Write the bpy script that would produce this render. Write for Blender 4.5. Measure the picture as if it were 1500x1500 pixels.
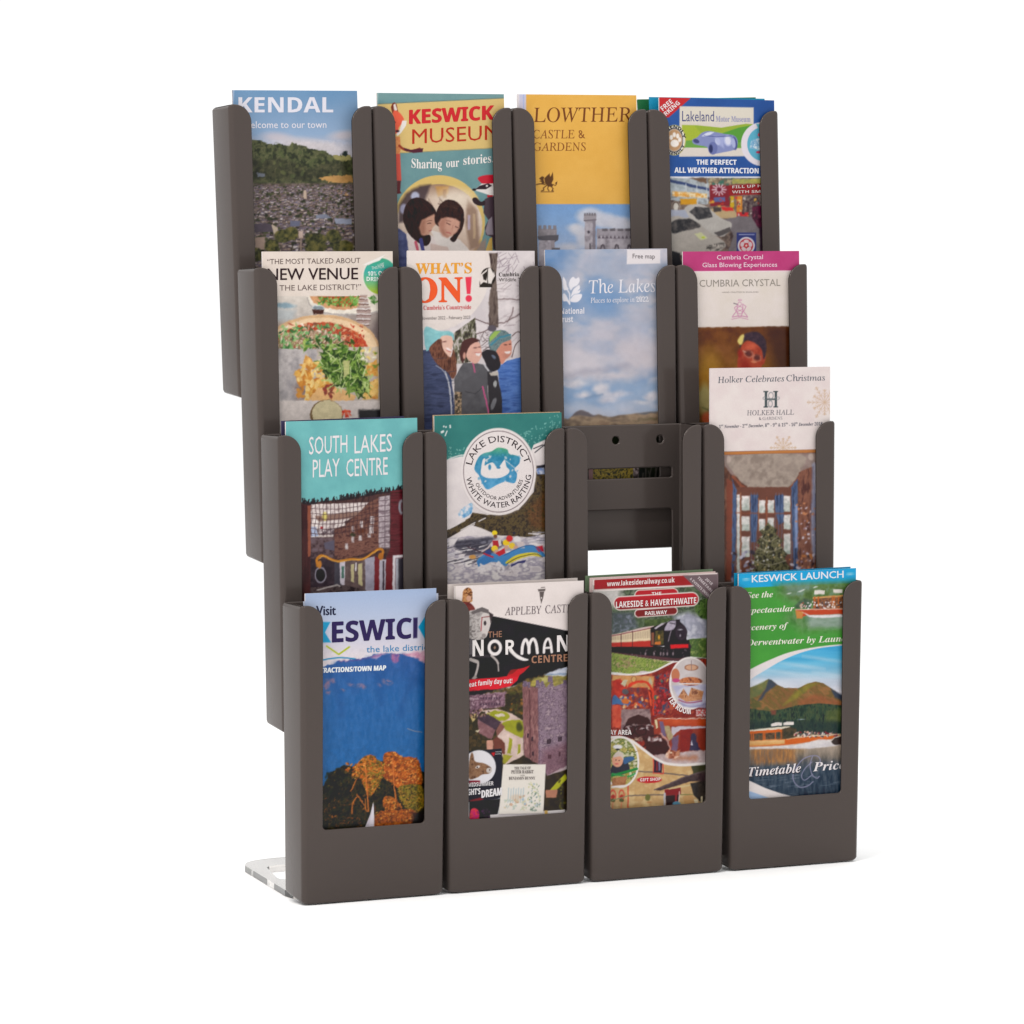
WORLD, OVER, KEY, SPEC, PLC, GAIN = 1.08, 15, 21, 0.21, (0.0540, 0.0430, 0.0390), 0.72
import bpy, bmesh, math, random
import numpy as np
from mathutils import Vector, Matrix

scene = bpy.context.scene
for o in list(bpy.data.objects): bpy.data.objects.remove(o)
COL = scene.collection
S = 0.001                                   # the scene is laid out in millimetres, built in metres

# ------------------------------------------------------------------ camera
CAM = np.array([-1124.1, -2515.4, 402.13]); YAW, PITCH, ROLL = (math.radians(v) for v in (-26.985, -3.051, -0.504)); FPX = 6244.14
FW = np.array([-math.sin(YAW)*math.cos(PITCH), math.cos(YAW)*math.cos(PITCH), math.sin(PITCH)])
_r = np.array([math.cos(YAW), math.sin(YAW), 0.0]); _u = np.cross(_r, FW)
RT = _r*math.cos(ROLL)+_u*math.sin(ROLL); UP = -_r*math.sin(ROLL)+_u*math.cos(ROLL)
cd = bpy.data.cameras.new('camera'); cam = bpy.data.objects.new('camera', cd); COL.objects.link(cam)
cam.matrix_world = Matrix(((RT[0], UP[0], -FW[0], CAM[0]*S), (RT[1], UP[1], -FW[1], CAM[1]*S), (RT[2], UP[2], -FW[2], CAM[2]*S), (0, 0, 0, 1)))
cd.sensor_width = 36; cd.lens = FPX/1500*36; cd.clip_start = 0.05; cd.clip_end = 500
scene.camera = cam
scene.render.resolution_x = scene.render.resolution_y = 1024

# ------------------------------------------------------------------ white studio light
w = bpy.data.worlds.new('World'); scene.world = w; w.use_nodes = True
w.node_tree.nodes['Background'].inputs[0].default_value = (1.0, 1.0, 1.0, 1)
w.node_tree.nodes['Background'].inputs[1].default_value = WORLD
scene.view_settings.view_transform = 'Standard'; scene.view_settings.look = 'None'
scene.view_settings.exposure = 0; scene.view_settings.gamma = 1
def area(name, loc, target, size, power, col=(1, 1, 1)):
    l = bpy.data.lights.new(name, 'AREA'); l.shape = 'RECTANGLE'; l.size, l.size_y = size; l.energy = power; l.color = col
    o = bpy.data.objects.new(name, l); COL.objects.link(o); o.location = loc
    o.rotation_euler = (Vector(target)-Vector(loc)).to_track_quat('-Z', 'Y').to_euler(); return o
area('overhead_softbox', (0.2, 0.2, 2.2), (0.2, 0.15, 0), (2.6, 2.6), OVER, (1, 0.985, 0.96))
ks = area('key_striplight', (-0.86, -0.56, 1.72), (0.25, 0, 0.35), (1.15, 0.022), KEY, (1, 0.97, 0.93))
_z = (Vector((-0.86, -0.56, 1.72))-Vector((0.25, 0, 0.35))).normalized(); _x = Vector((-0.56, 0.14, -0.32)); _x = (_x-_z*_x.dot(_z)).normalized(); _y = _z.cross(_x)
ks.rotation_euler = Matrix((_x, _y, _z)).transposed().to_euler()

# ------------------------------------------------------------------ helpers
def tag(o, label=None, cat=None, group=None, kind=None):
    for k, v in (('label', label), ('category', cat), ('group', group), ('kind', kind)):
        if v: o[k] = v
    return o
def link(name, me, parent=None):
    o = bpy.data.objects.new(name, me); COL.objects.link(o)
    if parent: o.parent = parent
    return o
def empty(name, mat=None):
    o = bpy.data.objects.new(name, None); COL.objects.link(o); o.empty_display_size = 0.02
    if mat is not None: o.matrix_world = mat
    return o
def nodes(name):
    m = bpy.data.materials.new(name); m.use_nodes = True; nt = m.node_tree
    return m, nt, nt.nodes['Principled BSDF']
def mesh(name, vs, fs, mat=None, smooth=False):
    me = bpy.data.meshes.new(name); me.from_pydata([tuple(c*S for c in v) for v in vs], [], fs)
    if mat: me.materials.append(mat)
    if smooth: me.polygons.foreach_set('use_smooth', [True]*len(me.polygons))
    me.update(); return me

# ------------------------------------------------------------------ materials
PLASTIC, nt, b = nodes('grey_moulded_plastic')
b.inputs['Specular Tint'].default_value = (1.0, 0.9, 0.85, 1); b.inputs['Roughness'].default_value = 0.13; b.inputs['Specular IOR Level'].default_value = SPEC
tc = nt.nodes.new('ShaderNodeTexCoord'); nz = nt.nodes.new('ShaderNodeTexNoise'); nz.inputs['Scale'].default_value = 9; nz.inputs['Detail'].default_value = 3
nt.links.new(tc.outputs['Object'], nz.inputs['Vector'])
mx = nt.nodes.new('ShaderNodeMix'); mx.data_type = 'RGBA'
mx.inputs[6].default_value = (PLC[0]*.93, PLC[1]*.95, PLC[2]*.98, 1); mx.inputs[7].default_value = (PLC[0]*1.07, PLC[1]*1.05, PLC[2]*1.02, 1)
nt.links.new(nz.outputs['Fac'], mx.inputs[0]); nt.links.new(mx.outputs[2], b.inputs['Base Color'])
nz2 = nt.nodes.new('ShaderNodeTexNoise'); nz2.inputs['Scale'].default_value = 14; nz2.inputs['Detail'].default_value = 1
bp = nt.nodes.new('ShaderNodeBump'); bp.inputs['Strength'].default_value = 0.06; bp.inputs['Distance'].default_value = 0.004
nt.links.new(tc.outputs['Object'], nz2.inputs['Vector']); nt.links.new(nz2.outputs['Fac'], bp.inputs['Height']); nt.links.new(bp.outputs['Normal'], b.inputs['Normal'])

nz3 = nt.nodes.new('ShaderNodeTexNoise'); nz3.inputs['Scale'].default_value = 26; nz3.inputs['Detail'].default_value = 8; nz3.inputs['Roughness'].default_value = 0.7
mr3 = nt.nodes.new('ShaderNodeMapRange'); mr3.inputs['From Min'].default_value = 0.35; mr3.inputs['From Max'].default_value = 0.7; mr3.inputs['To Min'].default_value = 0.10; mr3.inputs['To Max'].default_value = 0.24
nt.links.new(tc.outputs['Object'], nz3.inputs['Vector']); nt.links.new(nz3.outputs['Fac'], mr3.inputs['Value']); nt.links.new(mr3.outputs['Result'], b.inputs['Roughness'])

CLEAR, nt, b = nodes('clear_acrylic')
b.inputs['Base Color'].default_value = (0.76, 0.73, 0.70, 1); b.inputs['Roughness'].default_value = 0.04
b.inputs['Transmission Weight'].default_value = 1.0; b.inputs['IOR'].default_value = 1.49

FLOOR, nt, b = nodes('white_sweep')
nz = nt.nodes.new('ShaderNodeTexNoise'); nz.inputs['Scale'].default_value = 3
mx = nt.nodes.new('ShaderNodeMix'); mx.data_type = 'RGBA'; mx.inputs[6].default_value = (.945, .945, .945, 1); mx.inputs[7].default_value = (.955, .955, .955, 1)
nt.links.new(nz.outputs['Fac'], mx.inputs[0]); nt.links.new(mx.outputs[2], b.inputs['Base Color']); b.inputs['Roughness'].default_value = 0.6
b.inputs['Specular IOR Level'].default_value = 0.2

PRINT, nt, b = nodes('printed_paper')                 # colour of the ink, stored per point of the sheet
at = nt.nodes.new('ShaderNodeAttribute'); at.attribute_name = 'ink'
nz = nt.nodes.new('ShaderNodeTexNoise'); nz.inputs['Scale'].default_value = 900; nz.inputs['Detail'].default_value = 2
mr = nt.nodes.new('ShaderNodeMapRange'); mr.inputs['To Min'].default_value = 0.95; mr.inputs['To Max'].default_value = 1.05
ml = nt.nodes.new('ShaderNodeVectorMath'); ml.operation = 'SCALE'
tc = nt.nodes.new('ShaderNodeTexCoord'); nt.links.new(tc.outputs['Object'], nz.inputs['Vector'])
nt.links.new(nz.outputs['Fac'], mr.inputs['Value']); nt.links.new(at.outputs['Color'], ml.inputs[0]); nt.links.new(mr.outputs['Result'], ml.inputs['Scale'])
nt.links.new(ml.outputs['Vector'], b.inputs['Base Color']); b.inputs['Roughness'].default_value = 0.34; b.inputs['Specular IOR Level'].default_value = 0.2

PAPER, nt, b = nodes('white_paper_edges')
nz = nt.nodes.new('ShaderNodeTexNoise'); nz.inputs['Scale'].default_value = 60
mx = nt.nodes.new('ShaderNodeMix'); mx.data_type = 'RGBA'; mx.inputs[6].default_value = (.62, .56, .55, 1); mx.inputs[7].default_value = (.7, .64, .62, 1)
nt.links.new(nz.outputs['Fac'], mx.inputs[0]); nt.links.new(mx.outputs[2], b.inputs['Base Color']); b.inputs['Roughness'].default_value = 0.6

# ------------------------------------------------------------------ floor
fl = mesh('studio_floor', [(-60000, -60000, 0), (60000, -60000, 0), (60000, 60000, 0), (-60000, 60000, 0)], [(0, 1, 2, 3)], FLOOR)
tag(link('studio_floor', fl), 'seamless white studio floor under the leaflet rack', kind='structure')

# ------------------------------------------------------------------ the rack: sixteen pockets
P, D, H = 106.0, 30.4, 195.7
ROWS = [(0.0, 0.0, -1.795), (27.6, 109.36, -0.493), (58.2, 218.85, 0.969), (93.3, 327.71, 2.235)]   # y, z, tilt of each tier, bottom first
NUDGE = {(0, 3): 2.4, (0, 2): 0.6, (1, 3): 0.4}              # the pockets are not butted up quite evenly
def pocket_matrix(r, c):
    y, z, t = ROWS[r]
    return Matrix.Translation(((c*P+NUDGE.get((r, c), 0))*S, y*S, (z+0.4)*S)) @ Matrix.Rotation(-math.radians(t), 4, 'X')

def plan(x0, x1, y0, y1, rf, rb):
    pts = []
    for cx, cy, r, a0 in ((x0+rf, y0+rf, rf, 180), (x1-rf, y0+rf, rf, 270), (x1-rb, y1-rb, rb, 0), (x0+rb, y1-rb, rb, 90)):
        for k in range(7):
            a = math.radians(a0+90*k/6); pts.append((cx+r*math.cos(a), cy+r*math.sin(a)))
    return pts
def loft(name, secs):
    vs, fs = [], []; n = len(secs[0][0])
    for pl, zf in secs: vs += [(x, y, zf(x, y)) for x, y in pl]
    for i in range(len(secs)-1):
        for k in range(n):
            a, b2 = i*n+k, i*n+(k+1) % n; fs.append((a, b2, b2+n, a+n))
    fs.append(tuple(range(n-1, -1, -1))); fs.append(tuple((len(secs)-1)*n+k for k in range(n)))
    return mesh(name, vs, fs)
def prism_xz(name, poly, y0, y1):                     # poly in (x,z)
    n = len(poly); vs = [(x, y0, z) for x, z in poly]+[(x, y1, z) for x, z in poly]
    fs = [(k, (k+1) % n, (k+1) % n+n, k+n) for k in range(n)]+[tuple(range(n-1, -1, -1)), tuple(range(n, 2*n))]
    me = mesh(name, vs, fs); bm = bmesh.new(); bm.from_mesh(me); bmesh.ops.recalc_face_normals(bm, faces=bm.faces); bm.to_mesh(me); bm.free(); return me
def arc(cx, cy, r, a0, a1, n=8): return [(cx+r*math.cos(math.radians(a0+(a1-a0)*k/n)), cy+r*math.sin(math.radians(a0+(a1-a0)*k/n))) for k in range(n+1)]
def rrect(x0, x1, z0, z1, r): return arc(x1-r, z0+r, r, -90, 0, 4)+arc(x1-r, z1-r, r, 0, 90, 4)+arc(x0+r, z1-r, r, 90, 180, 4)+arc(x0+r, z0+r, r, 180, 270, 4)

def build_pocket():
    secs = []
    for z, ins in ((0, 2.6), (0.25, 1.5), (0.9, 0.6), (2.6, 0.0), (60, 0), (130, 0), (H, 0)):
        f = 1-z/H
        secs.append((plan(0.25+1.7*f+ins, P-0.25-1.7*f-ins, ins*0.8, D-1.4*f-ins*.5, 3.6, 1.2), lambda x, y, z=z, f=f: z+4.4*(y/D)*f))
    outer = loft('outer', secs)
    secs = []
    for z in (2.6, 60, 130, H+6):
        f = 1-min(z, H)/H
        secs.append((plan(2.35+1.7*f, P-2.35-1.7*f, 2.3, D-2.0-1.4*f, 2.0, 1.5), lambda x, y, z=z, f=f: z+4.4*(y/D)*f))
    inner = loft('inner', secs)
    T = H; xl, xr, zb, R = 16.2, 89.6, 48.6, 11.8
    U = [(xl+2.5, zb), (xr-2.5, zb)]+arc(xr-2.5, zb+2.5, 2.5, -90, 0, 4)+[(xr, T-R)]
    U += arc(xr+R, T-R, R, 180, 90, 12)+[(xr+R, T+9), (xl-R, T+9)]+arc(xl-R, T-R, R, 90, 0, 12)+arc(xl+2.5, zb+2.5, 2.5, 180, 270, 4)
    front = prism_xz('front_cut', U, -6, 9)
    back1 = prism_xz('back_cut', rrect(9.5, 96.5, 14, 137, 2.2), D-9, D+6)
    back2 = prism_xz('slot_cut', rrect(9.5, 96.5, 158.8, 165.6, 1.2), D-9, D+6)
    holes = [prism_xz('hole', arc(x, 185.0, 2.7, 0, 345, 15), D-9, D+6) for x in (18.5, 53, 87.5)]
    # rounded outer top corners of the side walls
    ears = [prism_xz('ear', [(-3, T-2.6)]+arc(0.25+2.8, T-2.8, 2.8, 180, 90, 6)+[(3.1, T+5), (-3, T+5)], -6, D+6),
            prism_xz('ear', [(P+3, T-2.6), (P+3, T+5), (P-3.1, T+5)]+arc(P-0.25-2.8, T-2.8, 2.8, 90, 0, 6), -6, D+6)]
    for m_ in (outer, inner, front, back1, back2): m_.polygons.foreach_set('use_smooth', [True]*len(m_.polygons))
    outer.set_sharp_from_angle(angle=math.radians(32)); inner.set_sharp_from_angle(angle=math.radians(32))
    o = link('pocket_source', outer)
    def cut(me):
        c = link('cutter', me); m = o.modifiers.new('b', 'BOOLEAN'); m.operation = 'DIFFERENCE'; m.solver = 'EXACT'; m.object = c; return c
    cs = [cut(m) for m in [inner, front, back1, back2]+holes+ears]
    bv = o.modifiers.new('bevel', 'BEVEL'); bv.width = 0.00115; bv.segments = 3; bv.use_clamp_overlap = False; bv.limit_method = 'ANGLE'; bv.angle_limit = math.radians(38); bv.harden_normals = True
    dg = bpy.context.evaluated_depsgraph_get(); dg.update()
    me = bpy.data.meshes.new_from_object(o.evaluated_get(dg)); me.name = 'pocket'
    for c in cs+[o]: bpy.data.objects.remove(c)
    me.materials.clear(); me.materials.append(PLASTIC)
    return me
POCKET = build_pocket()
rack = empty('leaflet_rack')
tag(rack, 'dark grey plastic leaflet rack of sixteen stepped pockets, one left empty', 'leaflet rack')
for r in range(4):
    for c in range(4):
        p = link('pocket', POCKET, rack); p.matrix_world = pocket_matrix(r, c)
        if (r, c) == (1, 2): p['label'] = 'empty pocket showing its slotted back wall'

def foot(x0, mirror):
    outline = [(10, 38), (10, 49), (31, 158)]
    outline = [(9.5, 33), (9.5, 46)]+[(32, 160), (33.6, 168), (37, 176), (42.5, 184), (50, 190), (58, 193.6), (68, 195)]+[(138, 195), (148, 193.6), (156, 190), (163.5, 184), (169, 176), (172.4, 168), (174, 160)]+[(194, 46), (194, 33)]
    hole = [(33, 88), (27.5, 96), (29, 104), (43, 152), (47, 157), (53, 159), (150, 159), (156, 157), (160, 152), (172, 104), (174, 96), (168, 88)]
    fx = (lambda x: 424-x) if mirror else (lambda x: x)
    bm = bmesh.new()
    for lp in (outline, hole):
        v = [bm.verts.new((fx(x)*S, y*S, 0.0004)) for x, y in lp]
        for i in range(len(v)): bm.edges.new((v[i], v[(i+1) % len(v)]))
    bmesh.ops.triangle_fill(bm, use_beauty=True, edges=bm.edges[:])
    g = bmesh.ops.extrude_face_region(bm, geom=bm.faces[:]); bmesh.ops.translate(bm, vec=(0, 0, 0.0042), verts=[e for e in g['geom'] if isinstance(e, bmesh.types.BMVert)])
    bmesh.ops.recalc_face_normals(bm, faces=bm.faces)
    me = bpy.data.meshes.new('stand_foot'); bm.to_mesh(me); bm.free(); me.materials.append(CLEAR)
    link('stand_foot', me, rack)
    a, b2 = (372, 408) if mirror else (70, 136)
    y0, z0, y1, z1 = 44, 4.8, 176, 515; ny, nz_ = 4.2, -1.1
    vs = [(x, y+d*ny, z+d*nz_) for x in (a, b2) for (y, z) in ((y0, z0), (y1, z1)) for d in (0, 1)]
    link('stand_upright', mesh('stand_upright', vs, [(0, 1, 3, 2), (4, 6, 7, 5), (0, 2, 6, 4), (1, 5, 7, 3), (2, 3, 7, 6), (0, 4, 5, 1)], CLEAR), rack)
foot(0, False); foot(0, True)

# ------------------------------------------------------------------ leaflets
def ray(u, v):
    d = FW[None]*FPX + RT[None]*(np.ravel(u)-750)[:, None] - UP[None]*(np.ravel(v)-750)[:, None]
    return d
def to_local(r, c, d, u, v):                       # where the line of sight through (u, v) meets the sheet standing d mm behind the pocket's front
    M = np.array(pocket_matrix(r, c)); M[:3, 3] /= S
    Mi = np.linalg.inv(M); o = Mi[:3, :3] @ CAM + Mi[:3, 3]; dr = ray(u, v) @ Mi[:3, :3].T
    t = (d-o[1])/dr[:, 1]; X = o[None]+dr*t[:, None]; return X[:, 0], X[:, 2]
def project(r, c, x, y, z):
    M = np.array(pocket_matrix(r, c)); M[:3, 3] /= S
    Q = np.stack([np.ravel(x), np.ravel(y)*np.ones(np.size(x)), np.ravel(z)], 1) @ M[:3, :3].T + M[:3, 3] - CAM
    w_ = Q @ FW; return 750+FPX*(Q @ RT)/w_, 750-FPX*(Q @ UP)/w_
# ------------------------------------------------------------------ printing: ink laid on each cover sheet
INK_GAIN = GAIN
def lin(c):
    c = np.clip(np.asarray(c, float)/255.0, 0, 1)
    return np.clip(np.where(c <= 0.04045, c/12.92, ((c+0.055)/1.055)**2.4)*INK_GAIN-0.008, 0.003, 0.9)
def hsh(i, j, s): 
    v = np.sin(i*127.1+j*311.7+s*74.7)*43758.5453; return v-np.floor(v)
def vnoise(x, y, s):
    i = np.floor(x); j = np.floor(y); f = x-i; g = y-j; f = f*f*(3-2*f); g = g*g*(3-2*g)
    return (hsh(i, j, s)*(1-f)+hsh(i+1, j, s)*f)*(1-g)+(hsh(i, j+1, s)*(1-f)+hsh(i+1, j+1, s)*f)*g
def spline(p, n=8, closed=False):
    p = [np.array(q, float) for q in p]; out = []; N = len(p); R = range(N if closed else N-1)
    for i in R:
        if closed: a, b, c, d = p[(i-1) % N], p[i], p[(i+1) % N], p[(i+2) % N]
        else: a, b, c, d = p[max(i-1, 0)], p[i], p[i+1], p[min(i+2, N-1)]
        for k in range(n):
            t = k/n; out.append(0.5*(2*b+(c-a)*t+(2*a-5*b+4*c-d)*t*t+(3*b-a-3*c+d)*t**3))
    if not closed: out.append(p[-1])
    return [tuple(q) for q in out]

FONT_CACHE = {}
def style_map(s, st):
    base = {'bold': (0x1D5D4, 0x1D5EE, 0x1D7EC), 'sans': (0x1D5A0, 0x1D5BA, 0x1D7E2), 'serif': (0x1D400, 0x1D41A, 0x1D7CE), 'serifi': (0x1D468, 0x1D482, 0x1D7CE),
            'bital': (0x1D63C, 0x1D656, 0x1D7EC), 'serifr': (0x1D434, 0x1D44E, 0x1D7CE), 'plain': None}[st]
    if base is None: return s
    o = ''
    for ch in s:
        if 'A' <= ch <= 'Z': o += chr(base[0]+ord(ch)-65)
        elif ch == 'h' and st == 'serifr': o += chr(0x210E)
        elif 'a' <= ch <= 'z': o += chr(base[1]+ord(ch)-97)
        elif '0' <= ch <= '9': o += chr(base[2]+ord(ch)-48)
        else: o += ch
    return o
def load_letters():
    """outlines and advance widths of every letter of every type style, made in one go"""
    sets = {st: ''.join(sorted(cs)) for st, cs in LetterCount.used.items()}
    jobs = {}
    for st, chars in sets.items():
        lines = ['H', 'H']+list(chars)+['H']
        c = bpy.data.curves.new('lettering', 'FONT'); c.body = '\n'.join(style_map(l, st)+'      H' for l in lines); c.resolution_u = 2; c.space_line = 4.0
        o = bpy.data.objects.new('lettering', c); COL.objects.link(o); jobs[st] = (o, c, lines)
    c = bpy.data.curves.new('lettering', 'FONT'); c.body = 'H H\nHH\n       H'; c.space_line = 4.0; o = bpy.data.objects.new('lettering', c); COL.objects.link(o); jobs['ref'] = (o, c, [])
    dg = bpy.context.evaluated_depsgraph_get(); got = {}
    for st, (o, c, lines) in jobs.items():
        ev = o.evaluated_get(dg); m = ev.to_mesh(); n = len(m.vertices); co = np.empty(n*3, np.float32); m.vertices.foreach_get('co', co); co = co.reshape(-1, 3)[:, :2].astype(float)
        m.calc_loop_triangles(); t = np.empty(len(m.loop_triangles)*3, np.int32); m.loop_triangles.foreach_get('vertices', t); got[st] = (co, t.reshape(-1, 3).astype(int)); ev.to_mesh_clear()
    co = got['ref'][0]; yb = co[:, 1].min(); pitch = -yb/2; bd = np.round((-co[:, 1]+0.25)/pitch).astype(int)
    r0, r1, r2 = (co[bd == i][:, 0].max() for i in range(3)); space = r0-r1; hmax = r2-7*space; hmin = co[bd == 2][:, 0].min()-7*space
    for st, (o, c, lines) in jobs.items():
        if st == 'ref': continue
        co, t = got[st]; n = len(co); band = np.round((-co[:, 1]+0.25)/pitch).astype(int)
        for i, l in enumerate(lines):
            sel = band == i; xm = co[sel][:, 0].max(); keep = sel & (co[:, 0] < xm-(hmax-hmin)-0.02); ids = np.where(keep)[0]; re = np.full(n, -1); re[ids] = np.arange(len(ids))
            v = co[ids].copy(); v[:, 1] += i*pitch; LETTER[(st, l)] = (v, re[t[keep[t].all(1)]], xm-hmax-6*space)
        LETTER[(st, ' ')] = (np.zeros((0, 2)), np.zeros((0, 3), int), space*.95)
    for o, c, l in jobs.values(): bpy.data.objects.remove(o); bpy.data.curves.remove(c)
LETTER = {}
def glyphs(s, st, weight=0.0):
    k = (s, st)
    if k not in FONT_CACHE:
        x = 0.0; V, T, n = [], [], 0
        for ch in s:
            v, t, adv = LETTER.get((st, ch)) or LETTER[('plain', ch)]
            V.append(v+np.array([x, 0])); T.append(t+n); n += len(v); x += adv
        FONT_CACHE[k] = (np.concatenate(V), np.concatenate(T))
    return FONT_CACHE[k]
def capheight(st, weight): return glyphs('H', st, weight)[0][:, 1].max()

class Art:
    """One cover: a sheet of points, each with its ink colour, and the lettering printed on it."""
    def __init__(s, X, Y): s.X, s.Y = X, Y; s.C = np.full(X.shape+(3,), 225.0); s.tv, s.tt, s.tc, s.td = [], [], [], []; s.nt = 0; s.layer = 0; s.frame(0, 0, 1)
    def frame(s, ox, oy, k): s.ox, s.oy, s.k = ox, oy, k; s.x = (s.X-ox)/k; s.y = (s.Y-oy)/k; s.aa = 0.55/k; s.cx0, s.cx1, s.ry0, s.ry1 = s.x[:-1].min(0), s.x[:-1].max(0), s.y.min(1), s.y.max(1)
    def box(s, x0, y0, x1, y1, m=None):
        m = s.aa*2 if m is None else m
        c = np.where((s.cx1 >= x0-m) & (s.cx0 <= x1+m))[0]; r = np.where((s.ry1 >= y0-m) & (s.ry0 <= y1+m))[0]
        if not len(r) or not len(c): return None
        return slice(r[0], r[-1]+1), slice(c[0], c[-1]+1)
    def put(s, sl, al, col):
        if sl is None: return
        if callable(col): col = col(s.x[sl], s.y[sl], s.X[sl], s.Y[sl])
        col = np.asarray(col, float); s.C[sl] = s.C[sl]*(1-al[..., None])+col*al[..., None]
    # masks ---------------------------------------------------------
    def _poly(s, pts, soft=None):
        p = np.array(pts, float); soft = s.aa if soft is None else soft
        sl = s.box(p[:, 0].min(), p[:, 1].min(), p[:, 0].max(), p[:, 1].max(), soft*2)
        if sl is None: return None, None
        x, y = s.x[sl], s.y[sl]; ins = np.zeros(x.shape, bool); dm = np.full(x.shape, 1e9)
        for i in range(len(p)):
            (ax, ay), (bx, by) = p[i], p[(i+1) % len(p)]
            if ay != by:
                ins ^= ((ay > y) != (by > y)) & (x < (bx-ax)*(y-ay)/(by-ay)+ax)
            ex, ey = bx-ax, by-ay; t = np.clip(((x-ax)*ex+(y-ay)*ey)/(ex*ex+ey*ey+1e-9), 0, 1)
            dm = np.minimum(dm, (x-ax-t*ex)**2+(y-ay-t*ey)**2)
        dm = np.sqrt(dm)*np.where(ins, -1, 1); return sl, np.clip(0.5-dm/(2*soft), 0, 1)
    def P(s, pts, col, al=1.0, soft=None, sp=False):
        if sp: pts = spline(pts, 6, True)
        sl, m = s._poly(pts, soft)
        if sl is not None: s.put(sl, m*al, col)
    def R(s, x0, y0, x1, y1, col, al=1.0, soft=None): s.P([(x0, y0), (x1, y0), (x1, y1), (x0, y1)], col, al, soft)
    def E(s, cx, cy, rx, ry, col, rot=0, al=1.0, soft=None, ring=None):
        soft = s.aa if soft is None else soft; m = max(rx, ry); sl = s.box(cx-m, cy-m, cx+m, cy+m, soft*2)
        if sl is None: return
        x, y = s.x[sl]-cx, s.y[sl]-cy
        if rot: a = math.radians(rot); x, y = x*math.cos(a)+y*math.sin(a), -x*math.sin(a)+y*math.cos(a)
        r = np.sqrt((x/rx)**2+(y/ry)**2); d = (r-1)*min(rx, ry)
        if ring: d = np.abs(d)-ring/2
        s.put(sl, np.clip(0.5-d/(2*soft), 0, 1)*al, col)
    def L(s, pts, w, col, al=1.0, soft=None, sp=False):
        if sp: pts = spline(pts, 6)
        p = np.array(pts, float); soft = s.aa if soft is None else soft
        sl = s.box(p[:, 0].min()-w, p[:, 1].min()-w, p[:, 0].max()+w, p[:, 1].max()+w, soft*2)
        if sl is None: return
        x, y = s.x[sl], s.y[sl]; dm = np.full(x.shape, 1e9)
        for (ax, ay), (bx, by) in zip(p[:-1], p[1:]):
            ex, ey = bx-ax, by-ay; t = np.clip(((x-ax)*ex+(y-ay)*ey)/(ex*ex+ey*ey+1e-9), 0, 1)
            dm = np.minimum(dm, (x-ax-t*ex)**2+(y-ay-t*ey)**2)
        s.put(sl, np.clip(0.5-(np.sqrt(dm)-w/2)/(2*soft), 0, 1)*al, col)
    # paints --------------------------------------------------------
    def tex(s, cols, scale, seed=0, gain=1.6, sx=1.0, sy=1.0, octv=3, rot=0):
        cols = np.array(cols, float)
        def f(x, y, X, Y):
            a = math.radians(rot); U = (X*math.cos(a)+Y*math.sin(a))/sx; V = (-X*math.sin(a)+Y*math.cos(a))/sy
            n = 0; am = 0
            for o in range(octv): n = n+vnoise(U/scale*2**o+7.3*o, V/scale*2**o+3.1*o, seed+o)*0.6**o; am += 0.6**o
            n = np.clip((n/am-0.5)*gain+0.5, 0, 0.9999)*(len(cols)-1); i = n.astype(int); t = (n-i)[..., None]
            return cols[i]*(1-t)+cols[np.minimum(i+1, len(cols)-1)]*t
        return f
    def vgrad(s, stops, noise=None):
        ys = [q[0] for q in stops]; cs = np.array([q[1] for q in stops], float)
        def f(x, y, X, Y):
            c = np.stack([np.interp(y, ys, cs[:, k]) for k in range(3)], -1)
            return c if noise is None else c+(noise(x, y, X, Y)-128)
        return f
    def blobs(s, n, area_, rx, ry, cols, seed=0, rot=(0, 180), al=1.0, shape='E', poly=None):
        rnd = random.Random(seed); x0, y0, x1, y1 = area_
        for _ in range(n):
            x = rnd.uniform(x0, x1); y = rnd.uniform(y0, y1)
            if poly is not None and not inside(poly, x, y): continue
            a = rnd.uniform(*rx); b = rnd.uniform(*ry); c = rnd.choice(cols); r = rnd.uniform(*rot)
            if shape == 'E': s.E(x, y, a, b, c, r, al)
            elif shape == 'R': s.R(x-a, y-b, x+a, y+b, c, al)
            elif shape == 'H':                          # a little house: gable wall and roof
                s.P([(x-a, y), (x+a, y), (x+a, y+b), (x-a, y+b)], c, al); s.P([(x-a*1.1, y), (x-a*0.7, y-b*.7), (x+a*0.9, y-b*.7), (x+a*1.2, y)], rnd.choice([(88, 76, 84), (105, 96, 110), (72, 60, 62)]), al)
            elif shape == 'L':
                ca, sa = math.cos(math.radians(r)), math.sin(math.radians(r)); s.L([(x-a*ca, y-a*sa), (x+a*ca, y+a*sa)], b, c, al)
    def foliage(s, n, poly, dark, light, seed=0, ra=(4, 12), rb=(3, 7)):
        '''leaf clumps through a crown: dark first, then lighter ones, thinning out past its outline'''
        rnd = random.Random(seed); xs = [p[0] for p in poly]; ys = [p[1] for p in poly]; y0, y1 = min(ys), max(ys)
        for k in range(n):
            x = rnd.uniform(min(xs), max(xs)); y = rnd.uniform(y0, y1)
            if not inside(poly, x, y): continue
            x += rnd.gauss(0, 9); y += rnd.gauss(0, 9); f = k/n; hi = rnd.random() < 0.25+0.75*f
            c = rnd.choice(light if hi else dark); s.E(x, y, rnd.uniform(*ra), rnd.uniform(*rb), c, rnd.uniform(-50, 50), .85)
    # lettering -----------------------------------------------------
    def _emit(s, V, t, col):
        n = len(V); s.tv.append(V*s.k+np.array([s.ox, s.oy])); s.tt.append(t+s.nt); s.tc.append(np.tile(np.asarray(col, float), (n, 1))); s.nt += n
        s.td.append(np.full(n, 0.13+0.006*s.layer)); s.layer += 1
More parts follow.
